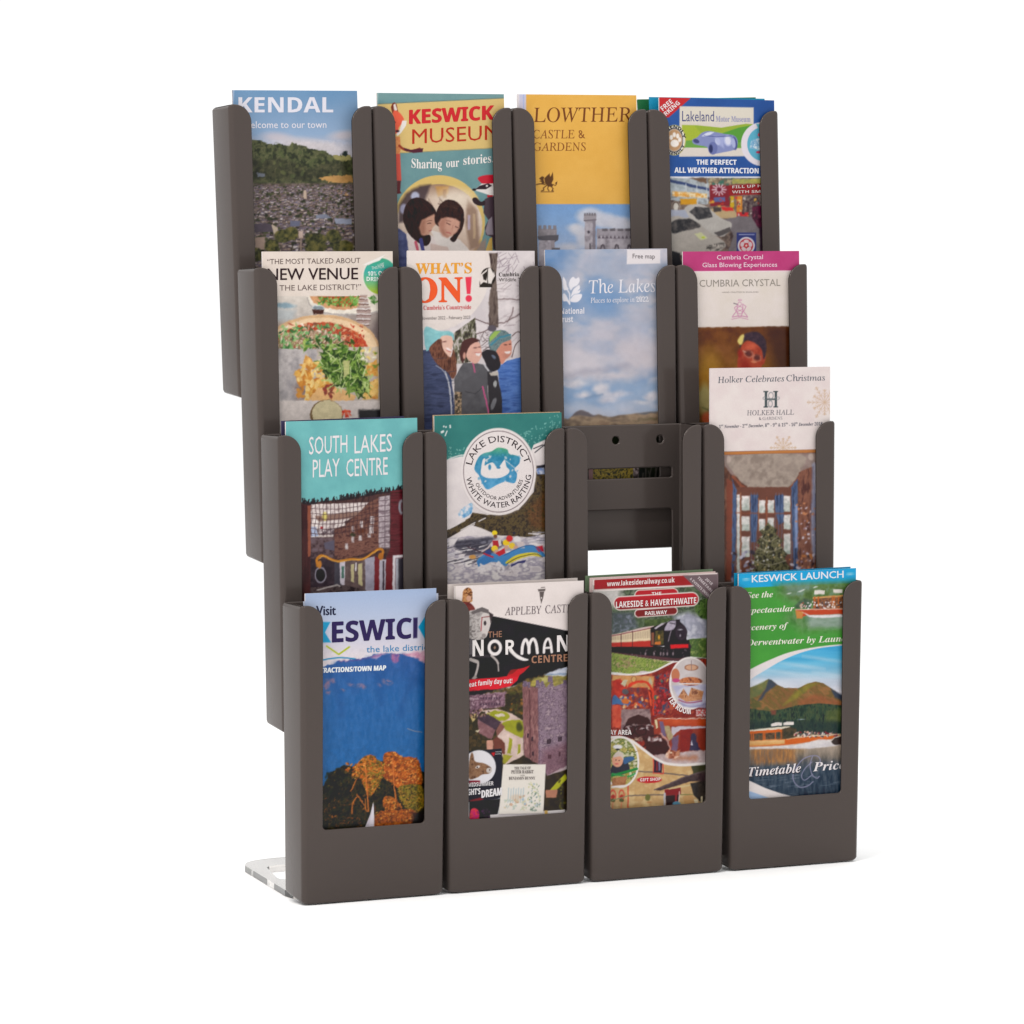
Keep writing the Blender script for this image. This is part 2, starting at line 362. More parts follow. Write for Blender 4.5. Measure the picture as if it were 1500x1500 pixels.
    def text(s, body, x0, y0, x1, y1, h, col, st='sans', wt=0.0, shear=0.0, perp=False, wave=None):
        if st == 'serif' and wt < -0.011: st = 'serifr'
        if st == 'sans': st = 'plain'
        v, t = glyphs(body, st)
        if not len(v): return
        if st == 'serifr': v = v.copy(); v[:, 0] -= 0.2*v[:, 1]
        k = h/capheight(st, 0); w_ = max(wt, 0)*k*0.9
        a, b = v[:, 0].min(), v[:, 0].max(); d = np.array([x1-x0, y1-y0], float); L = np.linalg.norm(d); u = (v[:, 0]-a)/(b-a); yy = v[:, 1]*k
        up = np.array([0, -1.0]) if not perp else np.array([d[1], -d[0]])/L
        V = np.array([x0, y0])+u[:, None]*d+yy[:, None]*(up+shear*d/L)
        if wave is not None: V[:, 1] += wave(u)
        for sh in ((0,) if w_ < 0.3*s.aa else (-w_, 0, w_)): s._emit(V+d/L*sh, t, col)
        if w_ >= 0.3*s.aa: s._emit(V+up*w_*.6, t, col); s._emit(V-up*w_*.6, t, col)
    def arctext(s, body, cx, cy, rx, ry, a0, a1, h, col, st='sans', wt=0.0, inner=False, rot=0):
        if st == 'sans': st = 'plain'
        v, t = glyphs(body, st); k = h/capheight(st, 0)
        a, b = v[:, 0].min(), v[:, 0].max(); u = (v[:, 0]-a)/(b-a); A = np.radians(a0+(a1-a0)*u)
        q = v[:, 1]*k*(-1 if inner else 1)
        X = np.cos(A)*(rx+q); Y = np.sin(A)*(ry+q); V = np.stack([cx+X, cy+Y+rot*X], 1)
        for sh in ((0,) if wt <= 0 else (-1, 1)): s._emit(V+np.array([sh*wt*k*.7, 0]), t, col)
    def photo(s, x0, y0, x1, y1, amp=1.2, sc=5.0, blur=1, lum=0.10, seed=1, lsc=2.2):
        """turns drawn shapes into something nearer a printed photograph: ragged edges, soft focus, uneven tone"""
        sl = s.box(x0, y0, x1, y1, 0)
        if sl is None: return
        C = s.C[sl]; X, Y = s.X[sl], s.Y[sl]; hh, ww = X.shape
        if hh < 4 or ww < 4: return
        n1 = vnoise(X/sc, Y/sc, seed)+.5*vnoise(X/sc*2.3, Y/sc*2.3, seed+1)-.75; n2 = vnoise(X/sc, Y/sc, seed+5)+.5*vnoise(X/sc*2.3, Y/sc*2.3, seed+6)-.75
        I, J = np.mgrid[0:hh, 0:ww]; fi = np.clip(I+n1*amp*2, 0, hh-1.001); fj = np.clip(J+n2*amp*2, 0, ww-1.001); i = fi.astype(int); j = fj.astype(int); a = (fi-i)[..., None]; b = (fj-j)[..., None]
        C = (C[i, j]*(1-a)+C[i+1, j]*a)*(1-b)+(C[i, j+1]*(1-a)+C[i+1, j+1]*a)*b
        for _ in range(blur):
            Q = np.pad(C, ((1, 1), (1, 1), (0, 0)), 'edge'); C = (Q[:-2, 1:-1]+Q[2:, 1:-1]+Q[1:-1, :-2]+Q[1:-1, 2:]+4*Q[1:-1, 1:-1])/8
        g = vnoise(X/lsc, Y/lsc, seed+9)+vnoise(X/lsc/3.1, Y/lsc/3.1, seed+10)+1.2*vnoise(X/lsc*2.2/9, Y/lsc*2.2/9, seed+11)-1.6
        s.C[sl] = np.clip(C*(1+lum*.5*g[..., None]), 0, 255)
class LetterCount(Art):
    used = {}                                        # which letters of which type style the covers need
    def note(s, body, st, wt):
        if st == 'serif' and wt < -0.011: st = 'serifr'
        if st == 'sans': st = 'plain'
        for ch in body:
            if ch != ' ': s.used.setdefault(st if ch.isascii() and ch.isalnum() else 'plain', set()).add(ch)
    def text(s, body, x0, y0, x1, y1, h, col, st='sans', wt=0.0, shear=0.0, perp=False, wave=None): s.note(body, st, wt)
    def arctext(s, body, cx, cy, rx, ry, a0, a1, h, col, st='sans', wt=0.0, inner=False, rot=0): s.note(body, st, wt)
def inside(poly, x, y):
    r = False; n = len(poly)
    for i in range(n):
        (ax, ay), (bx, by) = poly[i], poly[(i+1) % n]
        if (ay > y) != (by > y) and x < (bx-ax)*(y-ay)/(by-ay)+ax: r = not r
    return r

GRID = 0.5
def leaflet(r, c, TL, TR, art=None, d=None, low=None, thick=1.3, plain=None, label='', group=None, bottom=4.0, dmin=3.6):
    if d is None:
        best = None
        for k in range(0, 60):
            dd = dmin+0.1*k; x, z = to_local(r, c, dd, [TL[0], TR[0]], [TL[1], TR[1]]); e = abs((x[0]+x[1])/2-P/2)+0.12*k*0.1
            if best is None or e < best[0]: best = (e, dd)
        d = best[1]
    x, z = to_local(r, c, d, [TL[0], TR[0]], [TL[1], TR[1]])
    W = math.hypot(x[1]-x[0], z[1]-z[0]); roll = math.atan2(z[1]-z[0], x[1]-x[0])
    Ht = z[0]-bottom-max(0, W*math.sin(roll)*0)-abs(W*math.sin(roll))
    bl = np.array([x[0]+Ht*math.sin(roll), z[0]-Ht*math.cos(roll)])
    Ml = Matrix.Translation((bl[0]*S, d*S, bl[1]*S)) @ Matrix.Rotation(-roll, 4, 'Y')
    root = empty('leaflet', pocket_matrix(r, c) @ Ml); tag(root, label, 'leaflet', group)
    # folded sheets
    vs, fs = [], []; rnd = random.Random(r*7+c*3+int(d*10))
    n = 3
    for k in range(n):
        y0 = thick*k/n+0.02; y1 = thick*(k+1)/n-0.06; ox = rnd.uniform(0, 0.35) if k else 0; oz = rnd.uniform(0, 0.4) if k else 0
        b = len(vs)
        vs += [(xx, yy, zz) for xx in (ox*0.5, W-ox) for yy in (y0, y1) for zz in (0, Ht-oz)]
        fs += [tuple(b+q for q in f) for f in ((0, 1, 3, 2), (4, 6, 7, 5), (0, 4, 5, 1), (2, 3, 7, 6), (1, 5, 7, 3), (0, 2, 6, 4))]
    me = mesh('folded_sheets', vs, fs, PAPER if plain is None else PRINT)
    if plain is not None:
        at = me.attributes.new('ink', 'FLOAT_COLOR', 'POINT'); cc = lin(plain); at.data.foreach_set('color', [v for _ in vs for v in (cc[0], cc[1], cc[2], 1.0)])
    pb = link('folded_sheets', me, root)
    if art is None: return root
    # cover sheet
    zlow = (45.0 if r == 0 else 78.0) if low is None else low
    nx = int(W/GRID)+1; nz_ = int((Ht+bl[1]-zlow)/GRID)+1
    gx = np.linspace(0, W, nx); gz = np.concatenate([Ht-np.arange(nz_)*GRID, [0.0]]); gz = gz[gz >= 0]; ny_ = len(gz)
    GX, GZ = np.meshgrid(gx, gz)
    cr, sr = math.cos(roll), math.sin(roll)
    X, Y = project(r, c, bl[0]+GX*cr-GZ*sr, d-0.06, bl[1]+GX*sr+GZ*cr)
    A = Art(X.reshape(GX.shape), Y.reshape(GX.shape)); art(A)
    me = bpy.data.meshes.new('front_cover'); co = np.stack([GX.ravel()*S, np.full(GX.size, -0.06*S), GZ.ravel()*S], 1)
    me.vertices.add(GX.size); me.vertices.foreach_set('co', co.ravel())
    i = np.arange(GX.size).reshape(GX.shape); q = np.stack([i[1:, :-1], i[1:, 1:], i[:-1, 1:], i[:-1, :-1]], -1).reshape(-1, 4)
    me.loops.add(q.size); me.loops.foreach_set('vertex_index', q.ravel().astype(np.int32))
    me.polygons.add(len(q)); me.polygons.foreach_set('loop_start', np.arange(len(q), dtype=np.int32)*4); 
    me.update(calc_edges=True); me.polygons.foreach_set('use_smooth', np.zeros(len(me.polygons), bool))
    at = me.attributes.new('ink', 'FLOAT_COLOR', 'POINT'); C4 = np.ones((GX.size, 4)); C4[:, :3] = lin(A.C.reshape(-1, 3)); at.data.foreach_set('color', C4.ravel().astype(np.float32))
    me.materials.append(PRINT); link('front_cover', me, root)
    if A.tv:
        V = np.concatenate(A.tv); T = np.concatenate(A.tt); C = np.concatenate(A.tc); TD = np.concatenate(A.td)
        lx, lz = to_local(r, c, d-0.12, V[:, 0], V[:, 1]); lx = lx-bl[0]; lz = lz-bl[1]; ax, az = lx*cr+lz*sr, -lx*sr+lz*cr
        keep = ((ax[T] > 0.2) & (ax[T] < W-0.2)).all(1); T = T[keep]
        me = bpy.data.meshes.new('printed_lettering'); me.vertices.add(len(V)); me.vertices.foreach_set('co', np.stack([ax*S, -TD*S, az*S], 1).ravel())
        me.loops.add(T.size); me.loops.foreach_set('vertex_index', T.ravel().astype(np.int32)); me.polygons.add(len(T)); me.polygons.foreach_set('loop_start', np.arange(len(T), dtype=np.int32)*3)
        me.update(calc_edges=True); me.polygons.foreach_set('use_smooth', np.zeros(len(me.polygons), bool))
        at = me.attributes.new('ink', 'FLOAT_COLOR', 'POINT'); C4 = np.ones((len(V), 4)); C4[:, :3] = lin(C); at.data.foreach_set('color', C4.ravel().astype(np.float32))
        me.materials.append(PRINT); link('printed_lettering', me, root)['kind'] = 'stuff'
    return root
WHITE = (228, 216, 212)
# ------------------------------------------------------------------ the covers
def town(a, box, seed, n, dens=1.0):
    """terraces of small houses stepping down a hillside: slate roofs over pale walls, trees between"""
    x0, y0, x1, y1 = box; rnd = random.Random(seed); roofs = [(92, 82, 94), (112, 100, 112), (76, 64, 72), (104, 96, 116), (84, 72, 76)]; walls = [(196, 180, 172), (168, 148, 136), (140, 120, 110), (212, 202, 200), (156, 140, 134), (120, 100, 92)]
    y = y0
    while y < y1:
        f = (y-880)/600; sz = 9+13*max(0, min(1, f)); x = x0+rnd.uniform(-20, 10)
        while x < x1:
            w_ = sz*rnd.uniform(.8, 2.0); h = sz*rnd.uniform(.6, 1.1); yy = y+rnd.uniform(-sz*.5, sz*.5)
            if rnd.random() < .68:
                r_, c_ = rnd.choice(roofs), rnd.choice(walls); k = rnd.uniform(-.15, .15)*w_
                a.P([(x, yy), (x+w_, yy+k), (x+w_, yy+h+k), (x, yy+h)], c_, .9); a.P([(x-1, yy+1), (x+w_*.15, yy-h*.6), (x+w_*.95, yy-h*.6+k), (x+w_+2, yy+k+1)], r_)
                if rnd.random() < .4: a.R(x+w_*.3, yy+h*.3, x+w_*.3+3, yy+h*.7, (70, 56, 56))
                if rnd.random() < .3: a.R(x+w_*.6, yy-h*.95, x+w_*.6+3, yy-h*.5, (150, 120, 104))
            elif rnd.random() < .6: a.E(x+w_/2, yy, w_*.7, h*.8, rnd.choice([(62, 66, 48), (78, 80, 54), (52, 54, 42)]))
            x += w_*rnd.uniform(.85, 1.25)
        y += sz*rnd.uniform(.9, 1.3)

def art_kendal(a):
    a.frame(290, 110, .18)
    a.P([(200, 50), (1400, 50), (1400, 1700), (200, 1700)], a.vgrad([(120, (108, 146, 182)), (330, (124, 154, 186)), (480, (140, 166, 196)), (560, (176, 180, 196)), (680, (198, 190, 196))], a.tex([(122, 124, 126), (134, 132, 132)], 60, 4, 2)))
    a.E(640, 500, 110, 34, (196, 186, 194), 4, .75, 18); a.E(840, 560, 220, 44, (206, 196, 198), 6, .8, 26); a.E(1190, 490, 110, 36, (200, 188, 192), -4, .8, 20); a.E(1060, 590, 170, 44, (208, 200, 202), 8, .7, 26)
    hill = [(200, 500), (430, 525), (520, 532), (575, 560), (660, 556), (730, 572), (800, 556), (900, 592), (1000, 612), (1060, 628), (1095, 662), (1160, 672), (1400, 668), (1400, 1750), (200, 1750)]
    a.P(hill, a.tex([(50, 54, 42), (66, 72, 50), (86, 90, 62), (104, 104, 74), (70, 74, 54)], 5.5, 11, 2.3))
    a.P([(430, 690), (700, 680), (900, 760), (1100, 700), (1240, 720), (1240, 860), (430, 860)], a.tex([(44, 44, 38), (62, 62, 48), (84, 80, 60)], 5, 12, 2.2), .7, 20)
    a.blobs(60, (430, 560, 1240, 840), (10, 26), (8, 18), [(98, 102, 66), (58, 62, 44), (84, 92, 60), (48, 50, 40)], 3, al=.7, poly=hill)
    a.P([(1095, 655), (1240, 655), (1240, 700), (1110, 690)], (150, 142, 92)); a.E(1197, 642, 24, 24, (50, 58, 56)); a.L([(1160, 640), (1162, 665)], 6, (60, 66, 60))
    a.P([(985, 838), (1060, 822), (1250, 812), (1262, 870), (1180, 880), (1060, 872)], a.tex([(170, 128, 78), (196, 150, 92)], 9, 5, 2)); 
    a.R(200, 880, 1400, 1750, a.tex([(70, 64, 54), (96, 84, 76), (124, 108, 104)], 5, 20, 2.0), 1, 10)
    a.P([(1090, 935), (1250, 950), (1262, 990), (1150, 970)], (176, 132, 86))
    town(a, (440, 900, 1260, 1010), 5, 60); town(a, (440, 1010, 1260, 1260), 8, 110); town(a, (440, 1250, 1260, 1420), 12, 40); town(a, (440, 1420, 1300, 1600), 14, 50)
    a.R(860, 940, 885, 1005, (190, 168, 150)); a.P([(480, 800), (500, 790), (545, 808), (545, 832), (485, 830)], (108, 112, 122))
    a.P([(455, 1210), (590, 1210), (620, 1275), (460, 1280)], (86, 76, 86)); a.P([(600, 1215), (650, 1240), (640, 1300), (615, 1290)], (196, 178, 158))
    a.R(465, 1320, 545, 1420, (168, 144, 130)); a.R(750, 1185, 830, 1230, (110, 112, 134)); a.P([(960, 1140), (1040, 1130), (1090, 1160), (960, 1170)], (128, 132, 150)); a.P([(1110, 1165), (1250, 1170), (1250, 1215), (1120, 1210)], (150, 154, 172))
    for x, y, rx in ((690, 1310, 70), (760, 1290, 60), (960, 1340, 90), (1100, 1310, 60), (1180, 1400, 90), (600, 1390, 60), (470, 1460, 60), (960, 1400, 90)):
        a.E(x, y, rx, 55, a.tex([(50, 52, 36), (84, 84, 50), (116, 108, 62)], 5, int(x), 2.2), 0, 1, 6)
    a.R(820, 1270, 856, 1330, (206, 180, 168)); a.L([(838, 1330), (838, 1430)], 12, (150, 130, 118)); 
    a.photo(430, 530, 1270, 880, 1.3, 4, 0, .1, 3, 1.6); a.photo(430, 880, 1270, 1700, .5, 4, 0, .1, 3, 1.6)
    a.L([(291, 110), (284, 240), (284, 700)], 9, (170, 186, 210)); a.R(200, 100, 283, 800, (116, 130, 150))
    a.text('KENDAL', 330, 303, 1100, 303, 122, (222, 220, 230), 'bold', .006); a.text('Welcome to our town', 350, 432, 1045, 430, 56, (226, 222, 230), 'sans', .012)

def art_museum(a):
    a.frame(530, 110, .18); teal = a.tex([(104, 142, 146), (112, 150, 152)], 14, 3, 2)
    a.R(50, 0, 1300, 1700, teal); a.R(100, 130, 1200, 200, (122, 154, 154), .5, 12)
    E1 = (620, 1215)
    a.E(630, 1205, 372, 390, (214, 184, 112))
    a.E(628, 1225, 352, 338, a.vgrad([(880, (150, 120, 100)), (1000, (206, 184, 166)), (1150, (226, 206, 190)), (1500, (196, 168, 150))]))
    def inn(f, *k, **q): f(*k, **q)
    a.P([(300, 1060), (360, 960), (470, 900), (560, 890), (520, 1010), (430, 1090), (330, 1200), (300, 1200)], (72, 58, 62), .9, 14)
    a.E(435, 985, 34, 34, (186, 190, 214), 0, .9, 8); a.E(340, 1090, 30, 40, (176, 176, 206), 0, .8, 8)
    a.P([(600, 905), (710, 900), (700, 970), (620, 990)], (196, 146, 84), .9, 10); a.R(660, 930, 690, 1000, (150, 104, 66), .8, 6)
    a.P([(860, 1010), (940, 1100), (960, 1400), (880, 1420), (840, 1200)], (150, 122, 104), .9, 12); a.R(862, 1140, 882, 1260, (190, 176, 200), .8, 6); a.R(905, 1130, 925, 1330, (204, 176, 140), .7, 6)
    a.E(760, 1000, 130, 70, (236, 222, 204), 0, .7, 40)
    # two girls reading
    a.P([(290, 1240), (360, 1290), (420, 1420), (430, 1560), (280, 1560)], a.tex([(64, 70, 112), (92, 98, 140)], 6, 2, 2)); a.P([(360, 1290), (440, 1250), (600, 1320), (660, 1430), (640, 1560), (400, 1560)], (226, 212, 208), 1, 4)
    a.P([(560, 1260), (660, 1290), (800, 1340), (880, 1430), (880, 1560), (640, 1560), (620, 1400)], (228, 218, 212), 1, 4)
    hr = a.tex([(30, 18, 20), (52, 32, 30), (40, 24, 26)], 4, 9, 2, sx=.6, sy=2.4)
    a.P([(338, 1190), (344, 1090), (380, 1030), (430, 998), (500, 1006), (560, 1046), (604, 1110), (600, 1160), (540, 1180), (500, 1250), (520, 1300), (556, 1340), (540, 1380), (500, 1386), (440, 1350), (380, 1290)], hr, sp=True)
    a.P([(468, 1240), (492, 1180), (536, 1152), (588, 1132), (602, 1150), (594, 1186), (603, 1214), (584, 1230), (572, 1252), (560, 1268), (552, 1290), (522, 1316), (486, 1302)], (198, 150, 128), soft=6); a.P([(468, 1240), (492, 1180), (520, 1170), (516, 1290), (486, 1302)], (150, 102, 84), .75, 14); a.L([(536, 1208), (562, 1206)], 6, (60, 34, 32)); a.L([(530, 1188), (570, 1182)], 4, (90, 56, 48), .8); a.L([(548, 1268), (568, 1262)], 6, (164, 84, 80)); a.P([(455, 1296), (500, 1310), (552, 1300), (560, 1350), (520, 1390), (460, 1360)], hr, sp=True)
    a.blobs(22, (360, 1020, 560, 1120), (20, 50), (3, 5), [(76, 50, 46), (60, 38, 36)], 31, (20, 70), .5, 'L')
    a.P([(608, 1110), (640, 1050), (700, 1014), (770, 1030), (820, 1085), (834, 1160), (822, 1240), (790, 1300), (756, 1358), (716, 1336), (742, 1290), (640, 1240), (604, 1216), (590, 1180)], a.tex([(36, 20, 22), (60, 38, 34), (46, 28, 28)], 4, 19, 2, sx=.6, sy=2.4), sp=True)
    a.P([(622, 1206), (646, 1166), (700, 1158), (764, 1168), (800, 1194), (794, 1244), (766, 1284), (724, 1312), (690, 1326), (656, 1304), (634, 1262)], (208, 158, 138), soft=6); a.P([(622, 1206), (650, 1166), (690, 1160), (676, 1240), (700, 1320), (650, 1300)], (170, 116, 98), .7, 16); a.L([(690, 1204), (720, 1216)], 6, (76, 46, 42)); a.L([(762, 1232), (784, 1242)], 6, (76, 46, 42)); a.L([(686, 1184), (724, 1192)], 4, (100, 64, 54), .8); a.L([(742, 1222), (732, 1256), (742, 1262)], 5, (178, 122, 104), .8); a.L([(690, 1278), (722, 1286)], 7, (176, 88, 86)); a.E(752, 1262, 16, 14, (220, 172, 152), 0, .6, 8)
    a.blobs(22, (640, 1030, 800, 1120), (20, 50), (3, 5), [(84, 58, 50), (66, 44, 40)], 32, (0, 60), .5, 'L')
    a.L([(438, 1360), (460, 1440)], 22, (196, 92, 110)); a.L([(480, 1340), (500, 1440)], 30, (70, 70, 130)); a.P([(560, 1370), (700, 1400), (720, 1450), (560, 1450)], (206, 180, 170), .8)
    a.P([(940, 1380), (1010, 1330), (1010, 1450), (900, 1440)], (160, 130, 116), .8, 10)
    a.photo(290, 890, 985, 1700, .4, 6, 0, .05, 4)
    # banner
    a.P([(60, 236), (1250, 180), (1250, 584), (60, 646)], (214, 184, 118)); a.L([(60, 238), (1250, 182)], 7, (92, 120, 116)); a.L([(315, 634), (1250, 585)], 5, (150, 140, 96))
    a.text('KESWICK', 388, 397, 1072, 360, 112, (202, 44, 50), 'bold', .03); a.text('MUSEUM', 410, 560, 1120, 522, 118, (184, 50, 34), 'plain', -.012)
    # fox on the left, standing with its tail across
    a.P([(236, 262), (250, 228), (268, 222), (284, 240), (296, 300), (270, 300), (250, 320)], (120, 52, 36)); a.P([(258, 240), (272, 232), (288, 280), (278, 300), (262, 280)], (226, 214, 206))
    a.P([(255, 300), (300, 300), (340, 350), (336, 380), (300, 430), (300, 470), (262, 460)], (226, 96, 70), sp=True); a.P([(330, 370), (366, 372), (360, 410), (320, 470), (292, 494), (280, 480), (310, 440)], (230, 222, 216)); a.E(290, 456, 16, 9, (60, 20, 40)); a.E(268, 384, 8, 6, (90, 30, 30))
    a.P([(262, 500), (310, 500), (318, 600), (300, 680), (262, 680)], a.tex([(222, 150, 92), (206, 124, 76)], 3, 4, 2)); a.P([(262, 640), (312, 640), (322, 860), (262, 860)], (206, 84, 70)); a.P([(285, 860), (318, 860), (312, 940), (322, 962), (285, 968)], (96, 40, 44))
    a.L([(306, 575), (345, 605), (410, 616), (470, 600)], 20, (150, 60, 40), sp=True); a.P([(340, 590), (400, 608), (470, 596), (500, 596), (494, 628), (420, 634), (350, 616)], (84, 36, 50))
    a.text('Sharing', 404, 752, 652, 764, 74, (236, 230, 226), 'serif', -.01, wave=lambda u: 4*np.sin(u*6)); a.text('our', 686, 752, 792, 744, 70, (236, 230, 226), 'serif', -.01); a.text('stories.', 826, 730, 1070, 710, 72, (236, 230, 226), 'serif', -.01)
    # badger with a red beret on the right
    a.P([(945, 836), (1000, 815), (1090, 812), (1140, 830), (1140, 880), (1000, 888), (960, 866)], (198, 40, 56), sp=True); a.P([(975, 884), (1150, 880), (1150, 985), (1050, 980), (915, 936), (950, 906)], (232, 224, 220)); a.P([(922, 930), (960, 900), (1030, 880), (1060, 900), (1010, 930)], (50, 36, 44)); a.E(1018, 902, 9, 8, (235, 230, 226)); a.E(915, 932, 16, 10, (40, 30, 36)); a.P([(1020, 975), (1070, 978), (1060, 998), (1022, 996)], (190, 40, 50))
    a.P([(1000, 1010), (1040, 990), (1150, 985), (1150, 1420), (1070, 1420), (1060, 1320), (1010, 1300), (1000, 1240), (1030, 1180), (990, 1120)], (76, 62, 70)); a.P([(1030, 1180), (1060, 1150), (1070, 1300), (1020, 1300), (1006, 1270)], (146, 134, 144))
    a.P([(900, 1006), (930, 996), (970, 1030), (1000, 1020), (1000, 1058), (950, 1062), (910, 1040)], (52, 38, 42), sp=True); a.P([(1010, 1420), (1040, 1330), (1060, 1320), (1066, 1500), (1010, 1500)], (206, 170, 90))
    a.L([(130, 130), (126, 330)], 6, (170, 190, 188))

def merlons(a, x0, x1, y, w, h, col, n, slope=0.0):
    for k in range(n):
        x = x0+(x1-x0)*k/n; yy = y+slope*(x-x0); a.R(x, yy-h, x+w, yy+4, col)
def art_lowther(a):
    a.frame(740, 110, .18)
    a.R(0, 0, 1400, 1060, a.tex([(224, 170, 78), (230, 177, 86)], 30, 2, 2)); a.R(0, 0, 170, 1700, a.vgrad([(150, (196, 196, 220)), (300, (210, 200, 212))])); a.R(0, 0, 116, 1700, (222, 214, 216)); a.L([(150, 160), (150, 300)], 8, (150, 170, 220), .7)
    a.R(170, 1050, 1400, 1760, a.vgrad([(1050, (122, 160, 208)), (1200, (136, 170, 214)), (1420, (170, 188, 220))]))
    cl = a.tex([(204, 204, 216), (222, 220, 226)], 20, 5, 2)
    for x, y, rx, ry in ((690, 1150, 110, 70), (800, 1180, 110, 60), (900, 1200, 130, 50), (960, 1230, 90, 60), (600, 1260, 70, 50), (560, 1240, 50, 26), (640, 1330, 60, 70), (520, 1400, 90, 30)): a.E(x, y, rx, ry, cl, 0, .85, 18)
    st = a.tex([(150, 142, 150), (182, 174, 182), (200, 192, 200)], 7, 8, 1.8)
    a.R(266, 1250, 420, 1320, a.tex([(132, 126, 130), (166, 158, 164)], 6, 8, 1.8)); merlons(a, 270, 430, 1256, 26, 34, (140, 134, 140), 4); a.P([(262, 1310), (436, 1300), (430, 1345), (400, 1362), (270, 1340)], (96, 92, 98)); a.R(274, 1345, 402, 1760, st); a.R(370, 1345, 402, 1420, (150, 140, 146), .7); a.R(380, 1405, 445, 1425, (110, 104, 108))
    a.R(648, 1150, 735, 1760, st); a.P([(640, 1134), (742, 1130), (740, 1176), (720, 1200), (650, 1196), (640, 1180)], (164, 156, 162)); merlons(a, 642, 742, 1140, 14, 18, (120, 114, 120), 5); a.L([(644, 1184), (738, 1178)], 10, (116, 108, 116)); a.R(712, 1180, 736, 1420, (134, 126, 136), .8); a.E(680, 1278, 8, 12, (70, 64, 74)); a.R(686, 1370, 696, 1420, (90, 84, 92))
    a.R(745, 1270, 1040, 1760, st); a.R(745, 1250, 1040, 1312, a.tex([(158, 150, 158), (176, 168, 176)], 5, 3, 2)); merlons(a, 790, 1040, 1266, 44, 18, (112, 106, 112), 4)
    for k in range(9): a.P([(752+k*32, 1330), (764+k*32, 1304), (780+k*32, 1330)], (112, 102, 112))
    for x in (795, 908, 1010): a.P([(x-22, 1420), (x-16, 1385), (x, 1374), (x+16, 1385), (x+22, 1420)], (104, 96, 104)); a.P([(x-12, 1420), (x, 1392), (x+12, 1420)], (170, 160, 168))
    a.photo(266, 1052, 1040, 1700, .4, 5, 0, .05, 6)
    c = (120, 68, 36)
    a.text('LOWTHER', 232, 382, 1032, 378, 116, c, 'serif', -.019); a.text('CASTLE &', 228, 515, 652, 514, 68, (140, 84, 44), 'serif', -.02); a.text('GARDENS', 230, 616, 655, 615, 66, (140, 84, 44), 'serif', -.02)
    g = (92, 60, 34)
    a.P([(325, 880), (318, 840), (360, 800), (368, 830), (388, 788), (392, 850), (378, 880), (392, 895), (380, 912), (345, 905)], g); a.P([(276, 842), (300, 822), (318, 830), (312, 850), (322, 880), (300, 888), (292, 856)], g); a.L([(256, 890), (290, 884), (325, 890)], 9, g); a.L([(300, 870), (285, 862)], 7, g)
    a.L([(390, 890), (410, 898), (418, 872)], 6, g, sp=True); a.P([(404, 880), (424, 866), (420, 890)], g)
    for p in ([(335, 900), (310, 920), (315, 936), (296, 942)], [(350, 905), (346, 925), (356, 942)], [(375, 905), (390, 925), (380, 942), (392, 944)]): a.L(p, 8, g)
    a.L([(290, 950), (392, 950)], 5, g)

